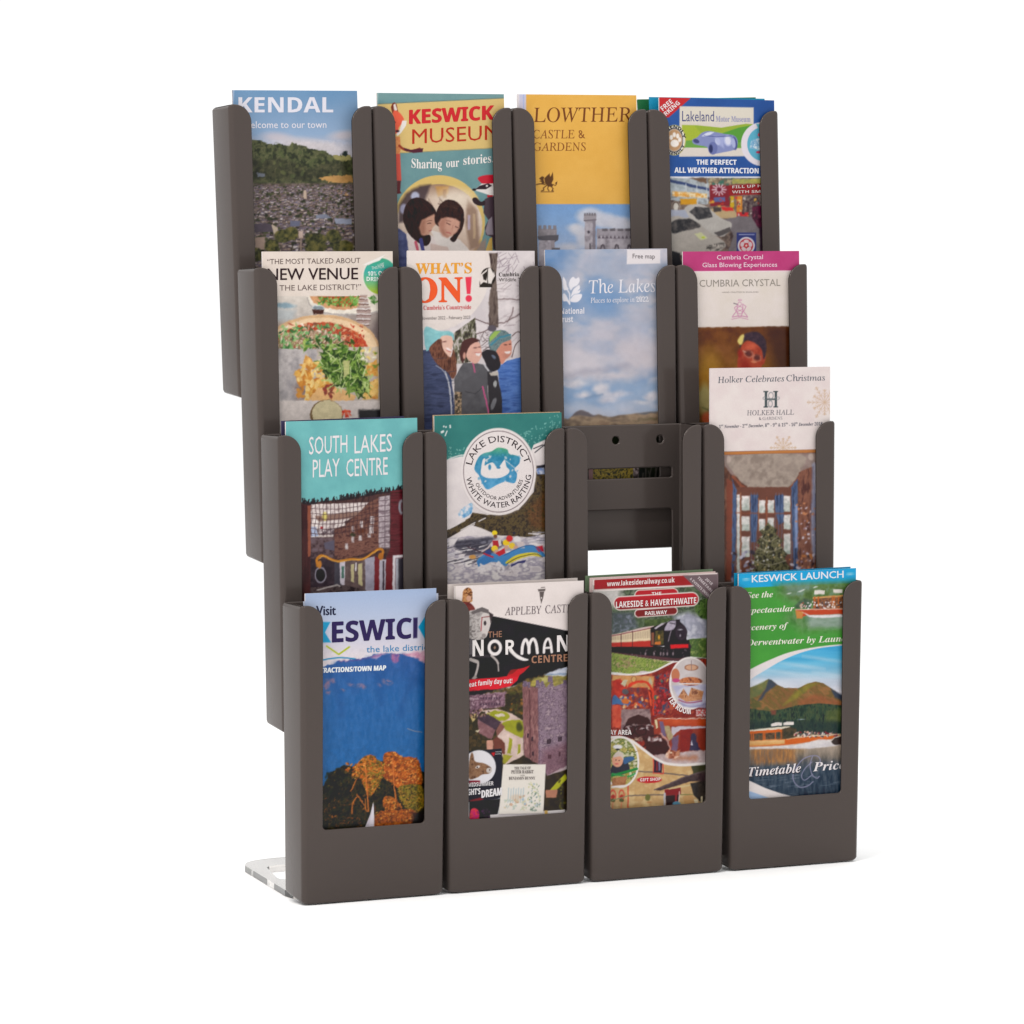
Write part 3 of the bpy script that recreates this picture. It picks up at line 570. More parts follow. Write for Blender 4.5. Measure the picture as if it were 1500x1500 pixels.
def car(a, pts, body, glass=None):
    a.P(pts, body, sp=True)
def art_motor(a):
    a.frame(920, 120, .18); blue = a.tex([(42, 80, 146), (50, 90, 158)], 30, 3, 2)
    a.R(100, 50, 1400, 1800, blue)
    a.P([(235, 120), (516, 126), (330, 290), (235, 290)], (196, 46, 50)); a.R(235, 230, 310, 320, (60, 40, 80), .0)
    a.P([(420, 198), (1022, 208), (1022, 604), (416, 608)], (216, 206, 196)); a.P([(426, 206), (1016, 214), (1016, 330), (426, 330)], (218, 210, 196))
    a.P([(440, 350), (560, 352), (760, 372), (880, 352), (960, 340), (1016, 344), (1016, 420), (440, 420)], (150, 172, 60), sp=False); a.P([(440, 470), (440, 402), (560, 450), (760, 420), (900, 372), (1016, 350), (1016, 534), (440, 534)], (88, 152, 60)); a.P([(440, 352), (540, 356), (640, 470), (440, 520)], (164, 180, 60)); a.P([(440, 480), (600, 470), (1016, 500), (1016, 540), (440, 534)], (110, 160, 72))
    lv = (132, 140, 186)
    a.P([(524, 470), (560, 452), (600, 415), (650, 400), (710, 408), (780, 422), (860, 436), (892, 480), (880, 540), (840, 560), (780, 572), (700, 586), (660, 570), (640, 530), (560, 512), (530, 500)], lv, sp=True)
    a.P([(600, 440), (660, 408), (700, 412), (640, 440)], (196, 200, 226), sp=True); a.E(555, 482, 26, 16, (70, 74, 120), 20); a.E(730, 484, 20, 30, (206, 210, 232), -20); a.E(812, 478, 34, 46, (176, 182, 218), -10); a.E(812, 478, 22, 34, (214, 214, 230), -10); a.E(866, 500, 22, 54, (78, 84, 140), -8); a.E(858, 498, 16, 44, (168, 174, 212), -8)
    a.E(690, 540, 38, 52, (108, 116, 168)); a.E(674, 544, 16, 34, (50, 56, 100)); a.P([(700, 440), (780, 450), (780, 540), (720, 500)], (170, 176, 216), .8, 8); a.L([(620, 436), (720, 446), (840, 440)], 6, (84, 90, 146)); a.E(650, 424, 30, 12, (210, 214, 232), -14)
    a.text('Lakeland', 440, 320, 700, 321, 84, (84, 88, 132), 'plain', -.004); a.text('Motor Museum', 714, 323, 996, 326, 46, (150, 150, 186), 'serif', .012)
    a.text('THE PERFECT', 556, 672, 882, 674, 40, (232, 232, 240), 'bold', .022); a.text('ALL WEATHER ATTRACTION', 378, 738, 1062, 744, 42, (232, 232, 240), 'bold', .02)
    a.text('FREE', 285, 238, 368, 168, 40, (238, 226, 226), 'bold', .01, perp=True); a.text('PARKING', 262, 320, 424, 178, 36, (238, 226, 226), 'bold', .01, perp=True)
    a.E(376, 474, 94, 124, (196, 186, 120)); a.E(376, 474, 86, 116, (226, 222, 216)); a.E(376, 474, 70, 96, (60, 58, 60), ring=6); a.E(376, 474, 64, 88, (186, 146, 108))
    a.E(380, 500, 34, 30, (238, 230, 222)); 
    for x, y in ((352, 452), (376, 430), (404, 440), (420, 470)): a.E(x, y, 13, 20, (238, 230, 222))
    a.arctext('FRIENDLY', 376, 474, 72, 98, -165, -8, 24, (50, 50, 56), 'bold', .01); a.arctext('FRIENDLY', 376, 474, 92, 120, 150, 20, 22, (50, 50, 56), 'bold', .01, inner=True)
    a.E(1092, 506, 172, 178, (222, 214, 222)); a.E(1092, 506, 122, 136, (92, 170, 196)); a.P([(1000, 480), (1100, 440), (1100, 560), (990, 540)], a.tex([(200, 214, 226), (110, 160, 200), (230, 236, 240)], 4, 3, 2.4), .9, 6); a.E(1072, 430, 16, 16, (206, 80, 100)); a.E(1060, 572, 18, 10, (190, 60, 90)); a.P([(1040, 340), (1100, 345), (1100, 410), (1060, 380)], (100, 180, 196))
    # the museum hall
    a.R(340, 770, 1120, 783, (226, 224, 228)); a.R(340, 783, 1120, 1800, a.tex([(92, 78, 72), (136, 116, 104), (70, 56, 56)], 8, 5, 2))
    a.P([(340, 783), (660, 783), (680, 900), (640, 1000), (340, 960)], a.tex([(150, 158, 162), (176, 184, 190), (128, 128, 128)], 9, 7, 2)); a.P([(340, 790), (660, 865), (660, 885), (340, 815)], (56, 70, 110)); a.P([(500, 783), (640, 783), (640, 830)], (110, 84, 66))
    for x in (470, 560, 640): a.L([(x, 830), (x+6, 990)], 7, (200, 204, 206))
    a.P([(360, 890), (640, 910), (640, 945), (360, 930)], a.tex([(214, 150, 66), (232, 214, 176)], 3, 9, 3)); a.R(425, 950, 560, 1000, (204, 146, 40)); a.E(390, 1015, 34, 46, (206, 200, 190)); a.E(390, 1015, 26, 38, (80, 60, 50), ring=7)
    a.P([(650, 783), (860, 783), (850, 860), (660, 860)], a.tex([(60, 110, 96), (120, 100, 84), (170, 160, 130)], 5, 6, 2.4)); a.R(850, 788, 1120, 826, a.tex([(196, 180, 80), (150, 150, 90)], 6, 8, 2))
    a.R(665, 840, 825, 1010, (130, 40, 50)); 
    for k in range(12):
        t = k*math.pi/6; a.L([(742, 876), (742+56*math.cos(t), 876+46*math.sin(t))], 9, (214, 196, 206))
    a.E(742, 876, 20, 18, (110, 30, 50)); a.P([(700, 940), (790, 935), (790, 972), (700, 975)], (90, 100, 150)); a.P([(820, 838), (1120, 826), (1120, 912), (820, 926)], (146, 36, 40))
    a.text('FILL UP H', 848, 866, 1084, 856, 22, (206, 190, 186), 'bold', .004); a.text('WITH SM', 846, 906, 1076, 902, 22, (206, 190, 186), 'bold', .004)
    a.R(830, 930, 862, 1090, (196, 160, 40)); a.R(884, 930, 930, 1060, (206, 130, 50)); a.R(892, 960, 916, 1010, (224, 190, 120)); a.R(930, 920, 1120, 1100, a.tex([(60, 40, 46), (96, 84, 84), (150, 130, 120)], 4, 3, 2)); a.R(884, 1060, 980, 1096, (196, 44, 50))
    a.blobs(40, (650, 940, 1090, 1100), (5, 14), (4, 12), [(200, 60, 50), (210, 160, 60), (90, 70, 70), (200, 190, 180), (60, 50, 60)], 4, al=.9)
    a.P([(780, 1120), (900, 1090), (1120, 1110), (1120, 1800), (660, 1800), (860, 1250)], a.tex([(112, 104, 108), (128, 120, 124)], 10, 6, 2)); a.P([(1010, 1020), (1120, 1000), (1120, 1300), (1070, 1200), (1010, 1110)], a.tex([(96, 30, 60), (60, 30, 46), (130, 60, 80)], 4, 2, 2.2)); a.P([(1070, 1180), (1120, 1180), (1120, 1500), (1075, 1400)], (60, 46, 58))
    a.P([(660, 1050), (760, 1010), (860, 1040), (880, 1100), (780, 1110), (690, 1100)], (186, 160, 120), sp=True); a.P([(760, 1015), (850, 1020), (860, 1050), (770, 1048)], (206, 50, 50)); a.P([(690, 1025), (760, 1018), (760, 1050), (700, 1060)], (76, 66, 64))
    a.P([(440, 1060), (500, 1000), (620, 1005), (760, 1110), (840, 1150), (820, 1220), (740, 1260), (560, 1180), (430, 1120)], (184, 178, 172), sp=True); a.P([(500, 1060), (540, 1015), (660, 1025), (690, 1100), (570, 1120)], a.tex([(50, 50, 54), (92, 88, 88)], 4, 6, 2)); a.P([(700, 1230), (830, 1180), (836, 1215), (740, 1262)], (90, 84, 84)); a.P([(340, 1040), (460, 1040), (500, 1100), (340, 1130)], (166, 170, 186))
    a.P([(340, 1110), (470, 1104), (560, 1140), (660, 1220), (790, 1310), (760, 1370), (640, 1420), (400, 1400), (340, 1330)], (176, 168, 160), sp=True); a.P([(355, 1140), (470, 1112), (540, 1130), (590, 1180), (470, 1210), (360, 1230)], a.tex([(44, 44, 48), (96, 90, 88)], 5, 2, 2), sp=True); a.P([(540, 1235), (600, 1225), (650, 1270), (590, 1288)], (206, 206, 160)); a.E(612, 1265, 14, 8, (190, 210, 60)); a.P([(640, 1330), (790, 1306), (780, 1350), (700, 1390), (630, 1390)], a.tex([(70, 66, 64), (200, 190, 180)], 3, 3, 2.5)); a.P([(340, 1370), (420, 1390), (440, 1500), (340, 1520)], (38, 38, 42))
    a.photo(350, 783, 1095, 1700, .6, 5, 1, .08, 8)
    a.R(884, 1226, 1042, 1800, (52, 60, 122)); a.L([(905, 1242), (1026, 1242)], 6, (170, 176, 210)); a.E(962, 1332, 70, 70, (214, 206, 214)); a.E(962, 1332, 56, 56, (190, 40, 52))
    for k in range(5):
        t = math.radians(k*72-90); a.E(962+34*math.cos(t), 1332+34*math.sin(t), 22, 16, (222, 200, 206), k*72)
    a.E(962, 1332, 20, 20, (196, 44, 56)); a.E(962, 1332, 9, 9, (236, 210, 200))

def leafy(a, n, box, seed, cols, ra=(6, 20), rb=(3, 8), al=1, poly=None): a.blobs(n, box, ra, rb, cols, seed, al=al, poly=poly)
def art_venue(a):
    a.frame(340, 350, .18); cream = a.tex([(220, 206, 194), (228, 214, 204)], 25, 3, 2)
    a.R(100, 50, 1400, 470, cream)
    a.R(100, 466, 1400, 900, a.vgrad([(466, (206, 196, 186)), (620, (196, 186, 178)), (700, (176, 160, 150))], a.tex([(118, 118, 118), (136, 136, 136)], 20, 1, 2)))
    a.E(420, 542, 90, 22, (130, 156, 170), 2, .9, 8); a.P([(300, 560), (520, 580), (500, 660), (300, 680)], (176, 184, 188), .7, 20); a.P([(900, 590), (1250, 580), (1250, 900), (1050, 760)], (150, 136, 130), .8, 14); a.E(1190, 760, 60, 90, (110, 96, 96), 0, .7, 20)
    a.P([(608, 466), (640, 540), (740, 600), (960, 620), (1250, 590), (1250, 466)], (232, 222, 208)); a.L([(612, 480), (650, 560), (760, 602), (960, 616), (1200, 590)], 10, (168, 160, 156), sp=True)
    a.P([(630, 466), (660, 520), (760, 560), (900, 580), (1030, 560), (1100, 466)], (206, 152, 110)); a.P([(690, 466), (720, 510), (860, 552), (990, 545), (1060, 466)], a.tex([(140, 60, 40), (190, 110, 60), (110, 110, 50)], 4, 4, 2))
    leafy(a, 90, (700, 470, 1040, 545), 3, [(92, 146, 60), (120, 170, 84), (60, 110, 46), (150, 190, 110)]); leafy(a, 12, (1120, 470, 1180, 520), 4, [(92, 146, 60), (60, 110, 46)])
    a.E(700, 562, 54, 24, (200, 204, 206)); a.E(700, 562, 42, 15, (130, 140, 146)); a.P([(650, 575), (750, 575), (740, 612), (664, 612)], (70, 40, 34))
    for k, (x0, x1, y) in enumerate(((1040, 1100, 480), (1030, 1110, 520), (1018, 1124, 570), (1012, 1128, 610), (1016, 1122, 650), (1026, 1112, 690))): a.R(x0, y-24, x1, y+22, (168, 144, 138), .85, 4); a.L([(x0, y), (x1, y+2)], 7, (226, 220, 218)); a.L([(x0, y+12), (x1, y+14)], 6, (96, 66, 60))
    a.E(730, 900, 470, 284, (212, 172, 130)); a.E(730, 905, 455, 264, (232, 200, 162)); a.E(715, 930, 400, 252, a.tex([(178, 58, 40), (200, 92, 58), (150, 56, 40), (214, 160, 120)], 4, 7, 2.2))
    a.E(640, 930, 320, 190, a.tex([(190, 164, 140), (150, 116, 90), (214, 194, 172), (126, 90, 66), (170, 150, 110)], 3.6, 9, 2.6))
    leafy(a, 120, (380, 700, 880, 900), 7, [(92, 140, 84), (120, 168, 104), (66, 110, 60), (150, 184, 120), (54, 90, 56)], (10, 32), (5, 14)); leafy(a, 60, (400, 680, 950, 890), 8, [(214, 192, 172), (170, 84, 62), (150, 110, 86), (232, 218, 200), (120, 80, 64)], (8, 22), (3, 8)); leafy(a, 50, (960, 700, 1080, 880), 9, [(190, 62, 40), (160, 44, 34), (206, 110, 66), (214, 150, 110)], (6, 16), (3, 8))
    # lower photograph
    a.R(100, 895, 690, 1320, a.tex([(150, 144, 146), (182, 174, 172), (196, 188, 186)], 12, 5, 1.8)); a.R(690, 880, 1400, 1320, (190, 176, 166)); a.P([(500, 1200), (640, 1150), (640, 1320), (520, 1320)], a.tex([(120, 100, 96), (170, 150, 144)], 4, 4, 2), .8, 20)
    a.P([(1060, 880), (1250, 880), (1250, 1100), (1120, 1000)], (206, 188, 166), .9, 8)
    chips = [(226, 172, 84), (206, 140, 60), (236, 196, 120), (190, 120, 50), (240, 210, 140)]
    for k, p in enumerate(([(600, 940), (640, 970), (690, 1040), (640, 1080), (600, 1040), (570, 1100), (560, 1060)], [(510, 1100), (590, 1060), (670, 1100), (640, 1190), (540, 1200)], [(600, 1170), (760, 1120), (790, 1210), (700, 1300), (590, 1316)], [(640, 1210), (780, 1180), (900, 1240), (860, 1316), (600, 1316)], [(980, 1050), (1080, 1040), (1180, 980), (1190, 1120), (1060, 1110)], [(1080, 1180), (1190, 1130), (1190, 1300), (1060, 1310)])):
        a.P(p, a.tex([chips[k % 5], chips[(k+2) % 5], chips[(k+3) % 5]], 9, k, 2)); 
    leafy(a, 70, (530, 1000, 820, 1300), 12, chips, (14, 40), (8, 20), .9)
    a.P([(700, 1210), (900, 1220), (1010, 1280), (990, 1316), (620, 1316)], (226, 178, 120)); leafy(a, 18, (740, 1180, 830, 1290), 13, [(150, 60, 50), (120, 60, 50)], (10, 24), (8, 14), .8)
    gs = [(58, 88, 34), (84, 120, 48), (120, 152, 66), (44, 66, 30), (160, 182, 96)]
    g = [(690, 1010), (740, 900), (880, 870), (1040, 900), (1090, 990), (1080, 1080), (1150, 1180), (1080, 1300), (980, 1250), (870, 1220), (760, 1130)]
    a.P([(900+(x-900)*.86, 1070+(y-1070)*.86) for x, y in g], a.tex([(34, 50, 24), (64, 92, 38), (92, 120, 50)], 4, 3, 2.2), sp=True); a.blobs(120, (640, 830, 1150, 1300), (30, 70), (5, 11), gs+[(146, 170, 84), (176, 196, 120)], 45, (0, 180), 1, 'L', g); leafy(a, 170, (690, 840, 1130, 1290), 15, gs, (16, 46), (4, 12), 1, g)
    a.blobs(60, (700, 860, 1120, 1290), (20, 60), (4, 8), [(176, 196, 120), (206, 214, 160), (140, 170, 80)], 16, shape='L', poly=g); a.P([(900, 990), (960, 990), (950, 1100), (910, 1130)], (206, 200, 140), .8, 5)
    leafy(a, 30, (560, 820, 1000, 900), 17, gs, (14, 36), (5, 12)); leafy(a, 20, (1040, 900, 1190, 1060), 18, [(226, 200, 120), (120, 140, 60), (232, 226, 200)], (10, 26), (6, 12))
    a.R(100, 1316, 1400, 1900, a.vgrad([(1316, (214, 202, 196)), (1700, (206, 196, 190))])); a.E(770, 1430, 135, 122, (120, 96, 66)); a.E(775, 1424, 124, 112, (214, 200, 160)); leafy(a, 14, (900, 1400, 960, 1450), 19, [(200, 60, 46), (226, 100, 70)], (8, 20), (6, 12)); a.R(1030, 1390, 1250, 1500, (50, 48, 50), 1, 10)
    a.photo(360, 468, 1190, 1600, .7, 3.5, 0, .12, 8, 1.5)
    a.text('“THE MOST TALKED ABOUT', 284, 206, 1044, 196, 42, (92, 76, 72), 'sans', -.006); a.text('NEW VENUE', 290, 334, 1024, 328, 92, (50, 34, 36), 'sans', .014); a.text('IN THE LAKE DISTRICT!”', 300, 422, 1050, 412, 44, (112, 96, 92), 'sans', -.008)
    # peeling sticker
    a.P([(1060, 210), (1250, 120), (1330, 160), (1340, 400), (1170, 420), (1090, 360), (1060, 290)], (206, 196, 186), .0); a.E(1205, 300, 148, 158, (226, 218, 206)); a.E(1208, 304, 138, 148, a.vgrad([(140, (70, 160, 120)), (260, (64, 170, 160)), (350, (110, 180, 130)), (440, (170, 190, 60))])); a.P([(1058, 212), (1250, 118), (1240, 140), (1110, 214), (1090, 206)], (214, 206, 196)); a.P([(1040, 90), (1250, 90), (1250, 122), (1060, 208), (1040, 250)], cream); a.P([(1062, 210), (1245, 128), (1200, 176), (1090, 214)], (236, 230, 224))
    a.text('USE', 1186, 226, 1236, 212, 20, (214, 232, 222), 'sans'); a.text('THIS FOR', 1134, 250, 1238, 236, 24, (214, 232, 222), 'sans'); a.text('10% OFF', 1104, 300, 1264, 296, 36, (232, 240, 236), 'bold'); a.text('DRINKS', 1094, 342, 1262, 346, 34, (232, 240, 236), 'bold')

def person_head(a, cx, cy, rx, ry, skin): a.E(cx, cy, rx, ry, skin)
def art_whatson(a):
    a.frame(570, 350, .18); sky = a.tex([(206, 196, 198), (222, 212, 212)], 18, 3, 2)
    a.R(50, 50, 1300, 1800, sky); br = (110, 92, 92)
    rnd = random.Random(4)
    for k in range(26):
        x, y = rnd.uniform(880, 1190), rnd.uniform(100, 240); a.L([(x, y), (x+rnd.uniform(-120, 40), y+rnd.uniform(20, 90))], rnd.uniform(3, 6), (140, 124, 134), .8)
    for k in range(40):
        x, y = rnd.uniform(860, 1080), rnd.uniform(260, 940); t = rnd.uniform(-1, .2); L_ = rnd.uniform(30, 110); a.L([(x, y), (x+L_*math.cos(t), y+L_*math.sin(t))], rnd.uniform(2, 5), (150, 134, 138), .7)
    for p in ([(850, 690), (960, 670), (1080, 600)], [(870, 490), (980, 490), (1080, 500)], [(700, 780), (800, 740), (860, 700)], [(1000, 960), (1030, 860), (1080, 820)], [(700, 650), (830, 700), (850, 690)], [(960, 680), (1000, 620), (1010, 560)], [(1000, 790), (1040, 760), (1080, 770)]): a.L(p, 8, (104, 84, 84), sp=True)
    a.P([(805, 115), (885, 115), (870, 300), (884, 480), (890, 720), (812, 720), (812, 480), (830, 400)], a.tex([(84, 70, 64), (120, 104, 96), (66, 52, 50)], 4, 5, 2.2, sy=3)); 
    a.P([(530, 760), (700, 640), (710, 800), (690, 1000), (540, 1020), (515, 850)], a.tex([(60, 54, 48), (110, 108, 84), (200, 190, 186), (84, 84, 66)], 4, 7, 2.6, sy=2.5)); a.blobs(30, (700, 760, 860, 930), (10, 50), (3, 5), [(90, 76, 76), (150, 136, 140)], 5, shape='L')
    a.E(345, 240, 480, 510, a.tex([(224, 212, 206), (230, 218, 212)], 30, 8, 2)); a.R(50, 50, 780, 240, (228, 216, 210), 1)
    # logo with a badger's face
    k = (44, 38, 34); a.E(808, 305, 62, 70, k); a.R(736, 340, 806, 394, k); a.R(780, 360, 840, 394, k)
    a.P([(745, 290), (800, 244), (790, 290), (800, 360), (770, 350), (744, 372), (736, 340)], (226, 214, 208)); a.P([(760, 292), (796, 262), (790, 340), (768, 330)], k); a.P([(806, 240), (826, 236), (852, 290), (830, 372), (812, 380), (802, 330)], (228, 218, 212)); a.P([(852, 262), (862, 300), (838, 340), (846, 290)], (220, 208, 204)); a.E(818, 372, 14, 10, k)
    # the three walkers
    a.P([(250, 905), (330, 900), (420, 1000), (500, 1080), (520, 1250), (540, 1440), (540, 1800), (250, 1800)], a.tex([(58, 66, 96), (76, 84, 118), (52, 58, 84)], 9, 3, 2, sy=.35, sx=2)); a.P([(290, 720), (400, 748), (500, 752), (530, 800), (515, 830), (440, 850), (350, 880), (300, 905)], a.tex([(128, 186, 192), (150, 204, 206)], 5, 3, 2), sp=True)
    a.P([(420, 800), (500, 790), (520, 830), (510, 900), (495, 960), (470, 960), (420, 900)], (226, 184, 166), sp=True); a.E(450, 836, 16, 5, (120, 80, 74)); a.E(486, 902, 22, 10, (240, 226, 222), 30); a.E(484, 914, 18, 4, (180, 90, 84), 30); a.P([(330, 880), (420, 810), (440, 900), (500, 960), (520, 900), (545, 960), (550, 1080), (520, 1140), (470, 1080), (400, 1030), (340, 940)], a.tex([(92, 56, 46), (130, 84, 66), (70, 42, 36)], 5, 6, 2, sx=.5, sy=2), sp=True)
    a.L([(455, 1080), (490, 1200), (508, 1440), (506, 1800)], 12, (196, 196, 204), sp=True); a.L([(380, 1030), (430, 1060), (460, 1100)], 5, (190, 190, 200)); a.blobs(16, (290, 960, 480, 1420), (60, 90), (3, 4), [(44, 50, 76)], 3, (-8, 8), .5, 'L')
    a.P([(530, 1140), (600, 1010), (700, 1010), (800, 1030), (850, 1100), (800, 1200), (820, 1440), (830, 1800), (530, 1800)], a.tex([(84, 82, 86), (100, 98, 102)], 10, 9, 2)); a.P([(530, 1240), (590, 1250), (590, 1440), (540, 1440)], a.tex([(60, 50, 46), (120, 104, 84), (190, 160, 130)], 3, 3, 2.5))
    a.P([(600, 1160), (760, 1070), (820, 1020), (840, 1080), (760, 1200), (700, 1260), (620, 1240)], (92, 90, 94), sp=True); a.L([(620, 1240), (700, 1262), (770, 1200)], 6, (62, 60, 64)); a.L([(680, 1010), (700, 1080)], 12, (190, 92, 130)); a.L([(760, 1200), (790, 1320), (812, 1440), (812, 1800)], 12, (206, 92, 140), sp=True)
    a.P([(580, 900), (600, 830), (680, 805), (735, 830), (690, 850), (640, 900), (620, 960), (600, 1010), (575, 960)], (80, 48, 46), sp=True); a.P([(640, 900), (680, 850), (735, 845), (752, 920), (750, 960), (720, 1010), (680, 1010), (630, 960)], (222, 172, 156), sp=True); a.E(702, 884, 14, 5, (96, 62, 58)); a.E(736, 880, 10, 5, (96, 62, 58)); a.P([(700, 930), (748, 926), (735, 956), (712, 950)], (238, 226, 222)); a.L([(698, 926), (750, 924)], 4, (180, 90, 90)); a.E(612, 950, 12, 26, (200, 146, 130))
    a.P([(880, 1050), (960, 990), (1080, 960), (1180, 980), (1180, 1800), (920, 1800), (900, 1200)], a.tex([(66, 100, 168), (90, 126, 192), (60, 90, 156)], 9, 5, 2, sy=.4, sx=2)); a.P([(800, 1080), (880, 1100), (920, 1300), (920, 1800), (830, 1800)], (54, 50, 54)); a.P([(870, 880), (930, 820), (990, 820), (996, 900), (990, 940), (950, 980), (920, 1020), (890, 980)], (206, 140, 120), sp=True); a.E(948, 862, 12, 5, (80, 50, 46)); a.E(984, 858, 8, 5, (80, 50, 46)); a.P([(940, 918), (990, 912), (976, 936), (950, 936)], (240, 230, 226)); a.E(955, 950, 34, 22, (176, 120, 104), 0, .5, 8)
    a.P([(812, 800), (860, 750), (940, 745), (990, 790), (985, 820), (920, 850), (880, 900), (850, 930), (815, 880)], a.tex([(96, 116, 120), (120, 140, 140), (80, 96, 104)], 3, 2, 2), sp=True); a.P([(815, 800), (860, 752), (910, 748), (860, 800), (820, 840)], (150, 180, 90)); a.L([(830, 860), (900, 800), (985, 780)], 16, (70, 130, 150)); a.E(840, 728, 34, 28, (92, 84, 92))
    a.P([(752, 930), (800, 900), (870, 920), (905, 990), (900, 1050), (850, 1080), (800, 1050), (780, 1000)], (46, 42, 46), sp=True); a.L([(770, 1020), (810, 1070)], 14, (200, 196, 200)); a.E(850, 960, 22, 10, (100, 110, 130), 40)
    a.P([(815, 1090), (885, 1080), (890, 1110), (830, 1116)], (190, 180, 170)); a.E(862, 1180, 14, 26, (170, 170, 170)); a.E(850, 1340, 18, 50, (150, 150, 156), 20, .7)
    a.photo(260, 690, 1080, 1800, .5, 6, 0, .06, 8); a.photo(800, 400, 1080, 690, .8, 6, 1, .06, 8)
    a.text('WHAT’S', 216, 284, 672, 278, 84, (232, 160, 52), 'serif', .016); a.text('ON', 196, 516, 596, 510, 196, (236, 92, 46), 'serif', .02); a.P([(620, 310), (672, 308), (662, 448), (632, 448)], (230, 60, 84)); a.E(648, 485, 26, 28, (230, 60, 84))
    a.text('in Cumbria’s Countryside', 235, 578, 668, 570, 34, (206, 60, 70), 'serif', -.006); a.text('November 2022 - February 2023', 258, 658, 660, 650, 26, (120, 110, 108), 'sans', -.004)
    a.text('Cumbria', 892, 306, 1056, 302, 32, (50, 44, 40), 'serif', .002); a.text('Wildlife Trust', 892, 346, 1148, 344, 28, (96, 88, 86), 'sans', -.004)

def art_lakes(a):
    a.frame(780, 350, .18667)
    cl = a.tex([(112, 142, 180), (140, 160, 190), (176, 180, 194), (196, 190, 198), (160, 170, 190)], 34, 6, 2.0, sx=1.6, octv=4)
    a.R(0, 0, 1200, 2700, cl); a.R(0, 0, 300, 300, (104, 140, 186), .6, 60); a.E(640, 200, 330, 120, (160, 168, 188), 0, .75, 60); a.R(240, 380, 700, 620, (110, 144, 188), .55, 70); a.E(560, 460, 150, 130, (104, 142, 186), 0, .6, 60)
    a.E(820, 640, 190, 110, (170, 174, 192), 0, .6, 50); a.E(520, 850, 330, 180, (186, 182, 194), -8, .6, 70); a.E(860, 900, 200, 170, (202, 192, 198), 0, .8, 60); a.E(360, 960, 200, 110, (208, 200, 206), 0, .7, 50); a.L([(250, 1080), (480, 1040), (740, 1000)], 36, (160, 158, 172), .6, 24); a.E(690, 1080, 90, 30, (206, 196, 202), -6, .7, 18)
    a.R(240, 1120, 1000, 1300, (134, 162, 196), .7, 40)
    for x, y, rx, ry in ((540, 1170, 60, 40), (400, 1220, 60, 26), (640, 1215, 110, 26), (930, 1235, 60, 40), (320, 1140, 90, 26), (600, 1260, 70, 30), (860, 1290, 60, 14)): a.E(x, y, rx, ry, a.tex([(190, 188, 200), (222, 214, 216)], 8, int(x), 2), 0, .9, 14)
    a.L([(420, 1250), (560, 1215)], 12, (112, 136, 166), .7, 8); a.R(100, 1300, 1100, 1400, (176, 186, 206), .6, 20)
    a.P([(100, 1400), (270, 1410), (330, 1370), (370, 1350), (440, 1352), (490, 1380), (560, 1395), (800, 1385), (980, 1358), (1200, 1340), (1200, 2700), (100, 2700)], a.tex([(146, 120, 100), (170, 146, 120), (120, 102, 88)], 6, 3, 2.2, sx=2.5)); a.P([(290, 1392), (330, 1368), (370, 1350), (440, 1352), (490, 1380), (540, 1400), (420, 1388)], (104, 96, 100)); a.P([(800, 1388), (980, 1360), (980, 1370), (880, 1392)], (104, 104, 112)); a.P([(780, 1430), (980, 1405), (980, 1420)], (104, 96, 72), .8, 4)
    a.R(100, 1540, 1200, 2700, a.tex([(30, 34, 28), (44, 48, 36)], 8, 9, 2)); a.R(470, 1740, 800, 2000, a.tex([(70, 66, 24), (160, 136, 40), (190, 160, 60), (110, 100, 36), (40, 44, 24)], 3.2, 9, 2.6)); a.R(440, 1740, 475, 2000, (150, 110, 110)); a.R(790, 1740, 835, 2000, a.tex([(190, 170, 170), (60, 50, 50)], 4, 3, 2.5)); a.blobs(6, (860, 1780, 980, 1900), (30, 60), (8, 14), [(84, 78, 74)], 3, (60, 110), 1, 'L')
    a.photo(240, 60, 1020, 1500, 2.2, 16, 2, .05, 8, 6)
    a.P([(742, 82), (1003, 84), (1003, 192), (740, 198)], (226, 218, 220))
    w_ = (232, 228, 234)
    for p in ([(240, 300), (262, 330), (270, 370), (282, 395), (250, 402), (240, 380)], [(285, 360), (295, 320), (318, 298), (340, 312), (362, 302), (370, 330), (352, 362), (320, 380), (300, 402)], [(318, 402), (345, 375), (366, 362), (372, 386), (355, 408), (376, 400), (366, 424), (325, 436), (300, 455)], [(300, 470), (325, 440), (360, 432), (388, 436), (380, 470), (350, 495), (310, 495), (298, 486)], [(240, 430), (262, 440), (288, 490), (292, 518), (270, 490), (240, 485)]): a.P(p, w_, sp=True)
    a.L([(262, 380), (292, 430), (292, 512)], 9, w_)
    a.text('The Lakes', 442, 428, 962, 414, 102, w_, 'serif', -.014); a.text('Places to explore in 2022', 456, 502, 912, 492, 40, w_, 'serif', -.012); a.text('National', 220, 590, 406, 586, 46, w_, 'bold', .0); a.text('Trust', 208, 656, 318, 652, 46, w_, 'bold', .0); a.text('Free map', 786, 152, 960, 154, 36, (92, 84, 86), 'sans', .002)

